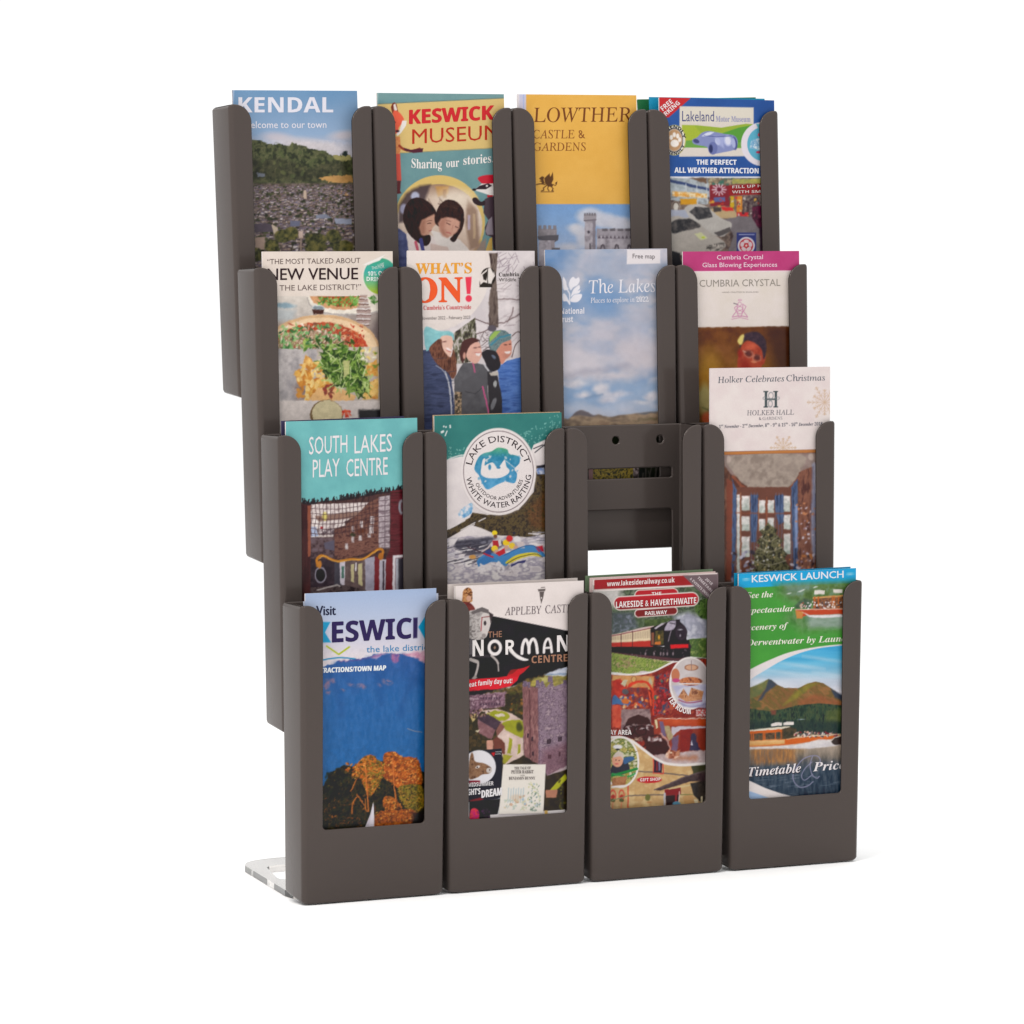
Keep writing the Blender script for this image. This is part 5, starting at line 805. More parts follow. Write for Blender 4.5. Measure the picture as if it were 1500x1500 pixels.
def art_keswick(a):
    a.frame(450, 850, .14)
    a.P([(-200, 0), (1600, -50), (1600, 900), (-200, 900)], a.vgrad([(100, (164, 182, 214)), (400, (182, 192, 216)), (640, (208, 204, 218)), (800, (222, 212, 216))]))
    mt = a.tex([(38, 86, 150), (50, 100, 162), (44, 92, 148)], 9, 3, 2)
    a.P([(-200, 960), (175, 900), (260, 880), (330, 838), (400, 850), (460, 830), (560, 820), (640, 800), (700, 770), (780, 762), (850, 766), (1000, 770), (1080, 800), (1160, 820), (1240, 870), (1600, 900), (1600, 3000), (-200, 3000)], a.vgrad([(800, (52, 92, 156)), (1200, (44, 98, 160)), (1900, (40, 98, 158)), (2300, (40, 92, 146))], a.tex([(121, 124, 124), (135, 133, 132)], 5, 3, 2, sx=.7, sy=2.5)))
    a.P([(640, 806), (760, 758), (830, 766), (720, 820)], (206, 160, 184), .8, 10); a.P([(880, 770), (960, 770), (960, 850), (910, 870), (880, 820)], a.tex([(150, 76, 130), (206, 120, 150), (110, 80, 150)], 5, 3, 2.2), .8, 12); a.P([(980, 770), (1040, 760), (1240, 740), (1240, 870), (1120, 810), (1040, 790)], a.tex([(196, 130, 160), (226, 190, 200)], 6, 8, 2.2), .9, 10); a.L([(330, 845), (480, 842), (620, 815), (780, 775)], 12, (110, 70, 130), .7, 8)
    for p_ in ([(300, 880), (420, 1000), (500, 1160)], [(640, 830), (700, 960), (820, 1100)], [(1000, 800), (1060, 960), (1180, 1080)], [(840, 900), (760, 1060), (780, 1300)], [(240, 1000), (330, 1200), (360, 1400)], [(1150, 1000), (1020, 1220), (980, 1400)]): a.L(p_, 50, (34, 78, 138), .5, 40, sp=True)
    for x, y, rx, ry in ((205, 1090, 34, 60), (220, 1170, 24, 30), (270, 1050, 26, 18), (470, 1098, 34, 12), (570, 1108, 44, 22), (840, 1062, 50, 26), (370, 1150, 20, 14), (760, 1095, 16, 10)): a.E(x, y, rx, ry, a.tex([(60, 96, 150), (176, 120, 130), (120, 110, 146)], 5, int(x), 2.4), 20, .75, 12)
    a.photo(160, 745, 1240, 2100, 1.0, 4, 0, .07, 3, 1.5)
    a.P([(150, 436), (243, 436), (186, 545), (250, 650), (150, 652)], (22, 152, 198)); 
    a.text('Visit', 96, 366, 298, 362, 96, (34, 38, 66), 'sans', .03); a.text('ESWIC', 262, 650, 1090, 606, 212, (46, 34, 84), 'bold', .016); a.P([(1110, 392), (1156, 390), (1152, 604), (1108, 608)], (46, 34, 84)); a.P([(1162, 490), (1230, 384), (1330, 380), (1330, 610), (1230, 612)], (22, 152, 198))
    a.L([(205, 690), (330, 776), (440, 698)], 18, (176, 188, 40), sp=False); a.L([(150, 838), (240, 820), (360, 810), (500, 822)], 14, (22, 132, 180), sp=True); a.text('the lake district', 620, 756, 1300, 728, 66, (36, 132, 186), 'sans', .008); a.text('ATTRACTIONS/TOWN MAP', 60, 972, 822, 940, 50, (232, 236, 240), 'bold', .03, shear=.06)
    a.frame(450, 1040, .14)
    a.L([(1050, 195), (1120, 220), (1200, 232)], 9, (120, 130, 150), sp=True)
    dk = a.tex([(20, 24, 16), (38, 42, 20), (60, 50, 22), (26, 28, 20)], 4, 5, 2.2)
    a.P([(60, 900), (170, 790), (220, 690), (300, 620), (380, 575), (470, 590), (560, 560), (640, 540), (760, 530), (900, 560), (1200, 640), (1300, 700), (1300, 1500), (60, 1500)], dk)
    org = [(186, 92, 30), (214, 120, 44), (150, 70, 24), (120, 60, 24), (226, 146, 62)]; olv = [(110, 104, 34), (140, 126, 44), (84, 80, 28)]
    t1 = [(460, 700), (500, 600), (560, 520), (640, 470), (700, 480), (740, 520), (790, 560), (800, 660), (760, 760), (700, 860), (640, 900), (560, 720), (500, 700)]; t2 = [(800, 560), (800, 470), (860, 434), (920, 440), (1000, 490), (1080, 490), (1160, 520), (1190, 620), (1200, 780), (1060, 800), (960, 820), (880, 760), (800, 700)]
    a.P(t1, a.tex([(160, 76, 24), (206, 116, 42), (120, 96, 36), (100, 56, 20)], 3.5, 7, 2.3), sp=True); a.P(t2, a.tex([(176, 80, 30), (206, 110, 44), (130, 60, 24), (150, 76, 30)], 3.5, 8, 2.3), sp=True)
    dko = [(96, 50, 20), (70, 40, 18), (120, 64, 24), (56, 44, 20)]; lto = [(206, 116, 46), (226, 146, 66), (190, 92, 34), (240, 170, 90), (176, 84, 30)]; lol = [(150, 134, 50), (176, 150, 60), (120, 112, 40), (196, 140, 60)]
    a.foliage(420, t1, dko, lto, 3); a.foliage(520, t2, dko, lto, 4); a.foliage(160, [(680, 520), (800, 560), (790, 700), (720, 860), (650, 880), (640, 640)], [(60, 60, 24), (84, 80, 28)], lol, 5)
    a.foliage(160, [(190, 700), (300, 620), (460, 590), (470, 760), (300, 800), (200, 820)], [(20, 26, 16), (30, 36, 18)], [(60, 64, 28), (44, 50, 22), (110, 80, 30)], 12)
    b1 = [(950, 820), (1060, 780), (1200, 800), (1210, 1040), (1080, 1060), (980, 960)]; a.P(b1, a.tex([(70, 64, 24), (120, 104, 36), (150, 110, 40), (46, 44, 20)], 4, 9, 2.3), sp=True)
    b2 = [(700, 1130), (760, 1060), (900, 1040), (1100, 1040), (1150, 1080), (1090, 1200), (1080, 1300), (700, 1300)]; a.P(b2, a.tex([(140, 66, 22), (186, 96, 34), (110, 52, 20), (160, 84, 30)], 4, 10, 2.3)); b3 = [(790, 960), (820, 900), (900, 920), (990, 1010), (960, 1050), (820, 1040)]; a.P(b3, a.tex([(120, 60, 22), (186, 100, 36), (60, 40, 20)], 4, 11, 2.3), sp=True)
    a.foliage(160, b1, [(50, 46, 20), (70, 60, 24)], lol, 8); a.foliage(240, b2, dko, lto, 9); a.foliage(110, b3, dko, lto, 10); a.foliage(180, [(170, 860), (640, 860), (640, 1260), (170, 1260)], [(24, 28, 16), (34, 34, 18), (20, 22, 14)], [(90, 60, 24), (60, 56, 24), (130, 74, 28)], 11)
    a.blobs(30, (170, 840, 640, 1260), (6, 14), (4, 8), [(150, 76, 26), (176, 96, 34), (84, 76, 26), (110, 60, 24)], 6, al=.8); a.blobs(60, (200, 640, 460, 1100), (14, 40), (10, 24), [(22, 28, 18), (34, 40, 20), (28, 30, 18)], 7, al=.8); a.blobs(14, (400, 560, 520, 640), (8, 18), (6, 12), org, 8)
    for p, w_ in (([(612, 600), (620, 760), (632, 900), (640, 1060)], 18), ([(520, 720), (460, 850)], 14), ([(515, 880), (590, 980), (626, 1060)], 14), ([(470, 1080), (470, 980), (520, 910)], 16), ([(620, 650), (560, 600)], 10), ([(896, 500), (905, 660), (910, 800), (930, 940)], 20), ([(850, 600), (900, 680)], 8), ([(930, 700), (960, 620)], 8), ([(610, 930), (612, 1040)], 9)): a.L(p, w_*.75, (190, 92, 38), .8); a.L([(q[0]-3, q[1]) for q in p], w_*.3, (226, 140, 76), .8)
    a.photo(160, 420, 1230, 1300, .6, 3.0, 0, .12, 3, 1.4)
    a.P([(692, 962), (700, 1120), (700, 1320), (590, 1320), (600, 1240), (660, 1090)], (206, 196, 206)); a.P([(692, 962), (700, 1120), (698, 1240), (640, 1246), (670, 1100)], (222, 214, 222)); a.L([(708, 1000), (712, 1240)], 4, (120, 60, 40)); a.E(770, 1226, 16, 8, (190, 170, 150)); a.R(1100, 1070, 1300, 1400, (34, 26, 20), .8, 20)

def art_norman(a):
    a.frame(650, 840, .14); cr = a.tex([(226, 214, 210), (232, 220, 216)], 22, 3, 2); bk = a.tex([(28, 24, 30), (36, 32, 38)], 20, 4, 2)
    a.R(-100, 0, 1700, 1300, cr); a.R(-100, 60, 124, 400, (214, 204, 196)); a.L([(110, 130), (116, 280)], 12, (176, 168, 160)); a.L([(40, 110), (1500, 60)], 3, (200, 190, 186))
    a.P([(-100, 330), (420, 415), (510, 445), (1300, 600), (1700, 680), (1700, 860), (1300, 975), (1100, 1040), (700, 1180), (380, 1275), (-100, 1380)], bk)
    def photo():
        a.P([(270, 1300), (400, 1262), (700, 1190), (900, 1095), (1100, 1040), (1300, 975), (1600, 880), (1600, 1400), (270, 1400)], a.tex([(90, 76, 40), (60, 54, 36), (130, 100, 50), (70, 74, 40)], 6, 6, 2.2)); a.P([(1090, 1042), (1290, 978), (1290, 1070), (1060, 1085)], a.vgrad([(980, (190, 196, 216)), (1070, (206, 206, 212))])); a.P([(940, 1100), (1060, 1075), (1290, 1070), (1290, 1200), (900, 1180)], a.tex([(176, 160, 80), (120, 110, 60), (190, 180, 110)], 7, 4, 2, sx=2)); a.L([(1060, 1062), (1290, 1048)], 14, (110, 130, 160), .9, 6)
        a.P([(270, 1300), (400, 1262), (650, 1240), (650, 1400), (270, 1400)], a.tex([(146, 112, 130), (180, 150, 164), (110, 80, 96)], 4, 8, 2.3))
    photo(); a.photo(270, 1050, 1300, 1390, 1.2, 5, 1, .15, 4)
    # mounted knight
    a.P([(205, 180), (250, 148), (292, 170), (300, 250), (290, 300), (200, 300), (196, 250)], a.tex([(150, 92, 52), (206, 150, 96), (96, 56, 36)], 4, 3, 2.2), sp=True); a.E(262, 262, 26, 30, (206, 156, 130)); a.L([(210, 215), (296, 200)], 12, (120, 70, 40)); a.P([(200, 300), (280, 310), (330, 380), (270, 410), (180, 360)], a.tex([(96, 36, 36), (130, 56, 50)], 5, 3, 2), sp=True)
    hs = a.tex([(150, 142, 140), (196, 188, 184), (120, 112, 110)], 5, 6, 2)
    a.P([(250, 420), (320, 380), (400, 356), (460, 380), (490, 440), (480, 560), (440, 660), (400, 690), (300, 690), (250, 640)], hs, sp=True); a.P([(290, 400), (400, 352), (470, 380), (470, 420), (390, 400), (300, 430)], (104, 96, 96)); a.P([(400, 430), (460, 420), (500, 470), (470, 600), (440, 670), (410, 640), (380, 560)], (206, 196, 192), sp=True); a.E(432, 520, 14, 24, (50, 44, 46)); a.L([(400, 460), (390, 600)], 8, (150, 40, 46)); a.L([(400, 460), (480, 450)], 8, (120, 50, 50)); a.P([(470, 400), (520, 430), (490, 520), (480, 450)], (60, 50, 52)); a.E(420, 650, 22, 22, (150, 140, 138)); a.P([(270, 690), (300, 690), (300, 850), (270, 850)], (96, 90, 94)); a.R(270, 850, 480, 880, (60, 54, 58), .9, 8)
    lg = (176, 166, 162)
    for p, w_ in (([(270, 900), (350, 920), (356, 980), (325, 1090)], 22), ([(500, 860), (548, 905), (568, 940)], 22), ([(568, 940), (574, 1020)], 13), ([(280, 900), (350, 925)], 34)): a.L(p, w_, lg, sp=True)
    a.P([(290, 1100), (330, 1060), (350, 1090), (320, 1110)], (150, 140, 136))
    w_ = (236, 228, 226)
    a.text('THE', 462, 672, 608, 664, 62, (166, 120, 96), 'plain', .004); a.text('N', 302, 868, 416, 860, 168, w_, 'bold', .006); a.E(534, 776, 60, 68, w_, ring=30); a.P([(534, 756), (548, 776), (534, 796), (520, 776)], (150, 120, 100)); a.text('R', 646, 850, 748, 842, 152, w_, 'bold', .0)
    a.P([(700, 780), (760, 840), (830, 880), (890, 902), (840, 914), (770, 890), (710, 840), (680, 800)], w_, sp=True)
    a.L([(818, 838), (824, 760), (846, 700), (866, 700), (888, 760), (892, 828)], 30, w_, sp=True); a.L([(892, 828), (896, 750), (920, 696), (946, 690), (968, 740), (980, 830)], 30, w_, sp=True)
    a.L([(1048, 826), (1056, 740), (1080, 690), (1102, 690), (1120, 740), (1130, 822)], 26, w_, sp=True); a.L([(1052, 780), (1126, 776)], 20, w_); a.text('N', 1186, 820, 1310, 812, 170, w_, 'bold', .006); a.text('CENTRE', 918, 940, 1296, 918, 76, (166, 120, 96), 'bold', -.006)
    a.P([(150, 1120), (340, 1105), (560, 1090), (660, 1076), (800, 1040), (770, 1120), (700, 1180), (560, 1210), (340, 1225), (150, 1240)], (214, 34, 48), sp=False); a.P([(680, 1040), (720, 1010), (830, 990), (905, 962), (840, 1030), (770, 1080), (660, 1078)], (196, 28, 40)); a.P([(670, 1060), (700, 1010), (780, 1000), (720, 1050)], (140, 20, 30)); a.text('A great family day out!', 165, 1206, 716, 1146, 50, (236, 224, 224), 'bold', .0, wave=lambda u: -10*np.sin(u*3.14))
    a.text('APPLEBY', 638, 438, 1022, 420, 82, (112, 100, 104), 'serif', -.02); a.text('CASTLE', 1062, 418, 1398, 402, 84, (112, 100, 104), 'serif', -.02)
    k = (96, 86, 84); a.P([(985, 165), (1066, 160), (1060, 184), (990, 188)], k); a.P([(1000, 190), (1052, 188), (1042, 250), (1020, 320), (1008, 260)], k); a.E(1022, 256, 7, 9, (222, 212, 208)); a.L([(1020, 148), (1056, 145)], 8, k)
    a.frame(650, 1020, .14)
    a.P([(200, 0), (840, -40), (840, 900), (200, 900)], a.tex([(60, 52, 34), (46, 42, 30), (84, 66, 40)], 6, 5, 2.2)); a.P([(270, -10), (640, -40), (640, 110), (420, 130), (360, 200), (270, 180)], a.tex([(150, 116, 130), (96, 66, 80), (180, 150, 160)], 4, 6, 2.4)); 
    for k_ in range(16): a.R(380+k_ % 8*28, 10+(k_//8)*60, 394+k_ % 8*28, 34+(k_//8)*60, (70, 50, 66))
    a.P([(400, 150), (560, 130), (700, 180), (830, 250), (835, 620), (640, 720), (610, 610), (560, 400), (600, 300), (480, 210)], a.tex([(214, 190, 180), (196, 170, 160)], 8, 3, 2))
    gr = (150, 150, 40)
    a.P([(450, 190), (520, 150), (640, 165), (690, 210), (640, 250), (540, 250)], gr, sp=True); a.P([(530, 195), (600, 180), (640, 205), (570, 215)], (206, 190, 176), sp=True); a.P([(610, 280), (700, 250), (830, 260), (830, 420), (760, 410), (650, 350)], gr, sp=True); a.E(790, 320, 34, 50, (60, 62, 30), 0, .9, 10); a.P([(690, 430), (720, 460), (700, 600), (660, 600)], gr); a.P([(780, 500), (806, 500), (800, 590), (770, 610)], gr); a.P([(620, 610), (720, 620), (640, 710), (620, 700)], (156, 150, 50))
    a.P([(350, 200), (470, 190), (600, 270), (540, 360), (350, 250)], a.tex([(60, 44, 56), (76, 58, 70)], 5, 3, 2)); a.P([(350, 240), (540, 350), (500, 450), (370, 390)], a.tex([(120, 80, 84), (146, 106, 110)], 4, 3, 2)); a.P([(600, 270), (640, 320), (560, 420), (545, 360)], (130, 84, 76)); a.P([(515, 450), (560, 420), (640, 490), (640, 610), (520, 560)], (110, 60, 50)); a.P([(450, 460), (515, 460), (515, 560), (450, 560)], (206, 150, 130)); a.P([(275, 200), (330, 180), (360, 200), (300, 270)], (206, 180, 120)); a.P([(330, 360), (380, 350), (360, 380)], (206, 190, 160)); a.blobs(30, (280, 130, 480, 220), (5, 14), (5, 10), [(150, 106, 96), (60, 46, 40), (196, 166, 150)], 5); a.blobs(26, (700, -60, 840, 200), (10, 24), (8, 18), [(60, 60, 30), (150, 96, 40), (80, 76, 40)], 9, al=.8)
    # keep
    a.P([(825, -130), (880, -150), (905, -90), (960, -80), (965, -140), (1040, -150), (1070, -90), (1140, -170), (1150, -100), (1260, -140), (1300, -120), (1300, 720), (1080, 830), (840, 640)], a.tex([(128, 106, 122), (150, 128, 142), (104, 84, 100), (166, 144, 152)], 4, 12, 2.2, sy=.7))
    a.P([(825, -120), (985, -90), (990, 700), (900, 690), (840, 620)], a.tex([(140, 96, 96), (116, 76, 78), (160, 116, 112)], 4, 5, 2.2, sx=.4, sy=3)); a.L([(900, -60), (905, 640)], 10, (84, 50, 54)); a.L([(990, -40), (1000, 700)], 8, (96, 74, 90), .7)
    for x0, x1, y in ((830, 870, -160), (880, 905, -150), (965, 1000, -170), (1020, 1045, -160), (1090, 1140, -210), (1250, 1290, -170)): a.R(x0, y, x1, y+60, a.tex([(130, 110, 130), (100, 84, 104)], 4, int(x0), 2))
    for x, y in ((1090, 478), (1112, 474), (1206, 450), (1228, 444), (1100, 630), (1120, 628), (1210, 604), (928, 450), (935, 600), (880, 410)): a.R(x-9, y-22, x+9, y+22, (50, 34, 44))
    a.P([(1040, 560), (1300, 480), (1300, 820), (1080, 840), (1000, 720)], (110, 64, 72), .45, 40); a.P([(640, 720), (840, 620), (1000, 720), (1080, 830), (1300, 760), (1300, 1300), (600, 1300)], a.tex([(40, 34, 26), (58, 48, 32)], 8, 5, 2))
    a.P([(1110, 980), (1270, 810), (1300, 850), (1180, 980)], (166, 166, 40)); a.P([(1068, 980), (1190, 975), (1180, 1060), (1068, 1060)], (176, 120, 96)); a.blobs(20, (1180, 860, 1280, 1180), (8, 26), (6, 12), [(40, 40, 24), (90, 84, 30)], 6)
    a.photo(265, -60, 1300, 1250, .6, 5, 0, .12, 3)
    # play poster with a donkey
    a.P([(250, 575), (430, 560), (605, 545), (615, 1060), (520, 1080), (250, 1110)], (26, 32, 44)); a.E(370, 740, 175, 176, (222, 218, 222)); a.P([(180, 480), (250, 480), (250, 1100), (180, 1100)], bk)
    dn = a.tex([(120, 84, 60), (150, 112, 84), (92, 62, 46)], 4, 3, 2)
    a.P([(265, 700), (290, 590), (310, 610), (330, 680), (420, 700), (490, 740), (500, 780), (470, 810), (400, 820), (350, 850), (265, 860)], dn, sp=True); a.E(355, 740, 22, 12, (240, 236, 236), -20); a.E(352, 742, 9, 8, (40, 26, 24)); a.E(475, 775, 30, 28, (196, 186, 180)); a.E(480, 770, 6, 8, (60, 40, 36)); a.R(265, 880, 380, 915, (130, 30, 50)); a.P([(495, 590), (540, 585), (525, 630), (515, 620)], (190, 30, 40))
    a.text('THEATRE', 540, 588, 606, 584, 11, (206, 206, 210), 'sans'); a.text('ROYAL', 540, 610, 596, 606, 11, (206, 206, 210), 'sans')
    a.text('A MIDSUMMER', 214, 950, 520, 930, 42, (222, 218, 220), 'bold', .01); a.text('NIGHT’S', 196, 1040, 382, 1022, 62, (228, 224, 226), 'bold', .02); a.text('DREAM', 396, 1062, 606, 1030, 76, (228, 224, 226), 'bold', .03)
    a.P([(265, 1090), (380, 1060), (420, 1080), (300, 1110)], (120, 30, 40)); a.P([(265, 1100), (600, 1070), (560, 1250), (480, 1280), (265, 1320)], bk); a.P([(280, 1200), (320, 1170), (365, 1200), (370, 1260), (360, 1330), (275, 1330)], a.tex([(190, 30, 110), (226, 60, 60), (150, 30, 90)], 5, 3, 2), sp=True); a.blobs(14, (400, 1180, 480, 1280), (6, 14), (6, 14), [(70, 40, 70), (50, 40, 50)], 4)
    a.P([(485, 1240), (1270, 1185), (1270, 1240), (490, 1290)], (222, 214, 214)); a.R(1055, 1195, 1088, 1246, (206, 166, 90))
    a.P([(622, 716), (1070, 714), (1045, 1230), (575, 1240)], (90, 80, 84), .5, 8); a.P([(622, 712), (1068, 712), (1042, 1224), (578, 1232)], (228, 220, 210))
    a.text('THE TALE OF', 738, 766, 910, 762, 28, (96, 84, 84), 'serif', -.01); a.text('PETER RABBIT', 706, 808, 938, 806, 34, (96, 84, 84), 'serif', -.008); a.text('AND', 800, 832, 846, 832, 12, (120, 110, 108), 'serif', -.01); a.text('BENJAMIN BUNNY', 680, 872, 956, 870, 30, (96, 84, 84), 'serif', -.008)
    for k_ in range(7): a.L([(680+k_*26, 960+k_ % 2*10), (672+k_*26, 1110)], 12, (176, 190, 196), .8)
    a.blobs(70, (880, 900, 1010, 1200), (6, 14), (4, 9), [(130, 150, 130), (170, 180, 150), (110, 130, 120), (206, 200, 150), (150, 170, 180)], 8, al=.85); a.blobs(26, (640, 1080, 880, 1190), (10, 26), (4, 9), [(190, 196, 170), (206, 190, 160), (170, 186, 180)], 9, al=.8); a.E(760, 1060, 60, 34, (206, 178, 150), 0, .5, 10); a.blobs(14, (690, 1040, 860, 1140), (10, 20), (10, 18), [(196, 150, 120), (150, 180, 206), (206, 196, 170)], 12, al=.7)

def art_lakeside(a):
    a.frame(860, 830, .14); a.R(0, 0, 1600, 250, (226, 212, 208)); red = a.tex([(150, 24, 34), (162, 32, 42)], 20, 3, 2)
    a.P([(0, 200), (1500, 120), (1500, 700), (0, 800)], a.tex([(70, 84, 60), (96, 110, 84), (56, 66, 52), (120, 128, 110)], 8, 5, 2.2)); a.P([(0, 230), (360, 220), (340, 420), (0, 420)], (214, 206, 204), .85, 40)
    a.P([(260, 480), (480, 480), (540, 640), (260, 720)], a.tex([(92, 96, 110), (70, 78, 80), (120, 124, 140)], 7, 6, 2), .9, 20); a.P([(900, 520), (1060, 470), (1260, 560), (1260, 760), (1060, 760), (980, 620)], a.tex([(176, 174, 190), (150, 150, 166), (196, 194, 206)], 9, 3, 2), .95, 26); a.P([(1120, 360), (1280, 330), (1280, 560), (1190, 540), (1130, 470)], a.tex([(60, 84, 40), (90, 116, 60), (46, 60, 36)], 4, 8, 2.3)); a.P([(1060, 760), (1280, 740), (1280, 960), (1060, 940)], a.tex([(92, 120, 56), (70, 92, 50), (130, 146, 80)], 5, 9, 2.2)); a.P([(600, 560), (900, 540), (720, 640), (600, 620)], a.tex([(56, 70, 40), (84, 100, 56)], 5, 3, 2))
    a.P([(75, 138), (1060, 90), (1140, 196), (75, 242)], red); a.L([(62, 250), (66, 150), (76, 132), (980, 86), (1380, 66)], 9, (226, 206, 200)); a.P([(70, 242), (1140, 192), (1150, 206), (74, 262)], (226, 214, 210)); a.P([(1000, 92), (1372, 78), (1372, 250), (1290, 356), (1250, 330)], (112, 94, 98)); a.R(1362, 60, 1400, 400, (126, 106, 110))
    a.text('www.lakesiderailway.co.uk', 208, 206, 916, 164, 50, (236, 222, 220), 'bold', -.004)
    for b_, p0, p1, h in (('2018', (1232, 136), (1300, 196), 28), ('TIMETABLE', (1150, 120), (1318, 290), 28), ('& EVENTS INSIDE', (1072, 130), (1290, 340), 26)): a.text(b_, p0[0], p0[1], p1[0], p1[1], h, (206, 192, 194), 'bold', .0, perp=True)
    def pill(x0, y0, x1, y1, h, c, bd=9):
        a.L([(x0+h/2, y0), (x1-h/2, y1)], h+bd*2, (228, 214, 208)); a.L([(x0+h/2, y0), (x1-h/2, y1)], h, c)
    pill(504, 300, 948, 282, 100, (176, 32, 42)); pill(504, 490, 940, 462, 70, (120, 20, 32)); a.L([(350, 385), (1096, 340)], 150, (228, 214, 208)); a.L([(350, 385), (1096, 340)], 130, a.vgrad([(290, (190, 36, 46)), (400, (150, 28, 38)), (470, (112, 18, 28))]))
    a.text('THE', 676, 300, 776, 296, 32, (236, 222, 220), 'bold', .01); a.text('LAKESIDE & HAVERTHWAITE', 302, 432, 1142, 384, 64, (238, 226, 224), 'bold', -.004); a.text('RAILWAY', 606, 508, 836, 494, 38, (238, 226, 224), 'bold', .01)
    # train
    a.P([(200, 900), (260, 890), (1060, 950), (1240, 960), (1240, 1000), (800, 985), (260, 905)], (84, 52, 56)); a.P([(180, 840), (680, 820), (1080, 880), (1080, 950), (840, 950), (200, 890)], (34, 26, 32)); a.P([(180, 730), (690, 625), (690, 780), (180, 800)], (222, 200, 166)); a.P([(180, 802), (690, 772), (690, 838), (180, 838)], (180, 50, 42)); a.P([(180, 728), (350, 700), (560, 640), (700, 618), (700, 640), (180, 750)], (206, 180, 176)); a.L([(180, 742), (690, 640)], 8, (120, 50, 50))
    for k in range(24): x = 262+k*17.5; y = 792-(x-262)*.06; a.L([(x, y-24), (x, y-50-(x-262)*.13)], 6, (150, 130, 110))
    for x in (356, 474): a.L([(x, 705-(x-356)*.25), (x, 840)], 7, (70, 36, 40))
    a.P([(664, 640), (700, 625), (830, 580), (850, 600), (840, 830), (664, 830)], (36, 28, 32)); a.P([(715, 675), (800, 665), (800, 815), (705, 815)], a.tex([(66, 70, 40), (96, 80, 46), (50, 50, 34)], 5, 3, 2)); a.P([(710, 790), (770, 780), (770, 815), (706, 815)], (196, 110, 50)); a.E(752, 740, 10, 26, (206, 150, 50)); a.R(672, 690, 700, 820, (130, 80, 60)); a.P([(700, 645), (780, 590), (820, 586), (720, 655)], (186, 176, 186))
    a.P([(810, 640), (850, 575), (920, 560), (1000, 600), (1040, 680), (1040, 760), (1070, 780), (1060, 940), (820, 940), (810, 800)], (36, 28, 36), sp=True); a.P([(810, 660), (850, 580), (930, 568), (930, 610), (900, 660), (840, 668)], a.tex([(150, 140, 156), (186, 176, 190)], 6, 3, 2), sp=True); a.E(985, 690, 62, 84, (46, 36, 46)); a.E(985, 690, 46, 66, (58, 46, 56), ring=6); a.R(930, 552, 972, 610, (40, 32, 40)); a.L([(870, 590), (920, 600)], 8, (40, 32, 40)); a.L([(880, 670), (850, 780)], 8, (150, 140, 150)); a.E(974, 720, 8, 14, (160, 150, 160)); a.E(975, 660, 20, 5, (190, 186, 196))
    a.P([(870, 815), (1060, 812), (1065, 850), (875, 856)], (214, 34, 40)); a.E(1075, 835, 16, 24, (50, 40, 46)); 
    for x in (770, 800, 840, 900, 700, 610): a.E(x, 912, 8, 18, (140, 124, 130))
    a.blobs(20, (400, 860, 1050, 940), (5, 12), (3, 5), [(110, 96, 100), (80, 66, 70)], 5)
    a.P([(150, 900), (260, 900), (560, 950), (800, 985), (900, 1000), (800, 1070), (600, 1110), (400, 1120), (150, 1090)], a.tex([(120, 140, 60), (150, 160, 84), (92, 116, 50), (176, 166, 110)], 4, 9, 2.3)); a.blobs(40, (270, 960, 520, 1060), (8, 24), (5, 12), [(150, 120, 96), (92, 110, 50), (170, 150, 110)], 6, al=.8); a.E(590, 1106, 40, 14, (206, 190, 196))
    a.photo(255, 545, 1250, 1130, .3, 5, 0, .05, 4); a.L([(150, -175+1286), (300, -160+1286), (440, -155+1286), (560, -160+1286), (700, -190+1286), (820, -250+1286), (900, -290+1286)], 16, (228, 220, 216), sp=True)
    # collage below
    a.frame(860, 1010, .14)
    a.P([(150, -170), (420, -150), (640, -170), (800, -230), (900, -280), (1300, -330), (1300, 800), (150, 800)], a.tex([(150, 56, 40), (116, 34, 34), (176, 80, 56)], 9, 5, 2))
    a.P([(262, -150), (700, -140), (690, 0), (262, 20)], a.tex([(206, 152, 96), (190, 128, 80)], 8, 3, 2)); a.P([(262, -90), (350, -110), (420, -40), (400, 100), (262, 60)], a.tex([(196, 60, 44), (160, 40, 36)], 6, 3, 2)); a.P([(350, -60), (390, -110), (425, -100), (400, -30)], (190, 180, 150)); a.E(488, -106, 22, 28, (206, 160, 100)); a.E(488, -106, 24, 30, (120, 70, 46), ring=5); a.E(600, -100, 16, 18, (206, 150, 96)); a.P([(640, -110), (660, -130), (690, -60), (660, -40)], (180, 170, 140))
    a.L([(430, -10), (470, -60), (560, -80), (640, -60), (690, 40), (700, 260)], 26, (206, 60, 40), sp=True); a.L([(440, 20), (560, -20), (640, 20), (670, 160)], 14, (226, 84, 50), sp=True); a.P([(420, -20), (640, -20), (640, 170), (420, 170)], a.tex([(120, 40, 40), (150, 56, 46), (96, 60, 70)], 5, 4, 2.4)); a.blobs(60, (300, 40, 640, 190), (8, 22), (6, 16), [(196, 70, 46), (60, 90, 150), (206, 170, 130), (90, 60, 80), (150, 150, 170), (210, 110, 50)], 5)
    a.P([(262, 90), (300, 60), (350, 110), (370, 160), (300, 150), (262, 200)], (70, 110, 160), sp=True); a.P([(262, 160), (350, 160), (380, 260), (350, 400), (262, 400)], a.tex([(214, 92, 66), (190, 66, 50)], 5, 3, 2)); a.E(400, 120, 40, 30, (206, 110, 50)); a.E(400, 20, 34, 28, (90, 84, 90)); a.L([(370, 150), (430, 160), (450, 130)], 12, (70, 110, 170))
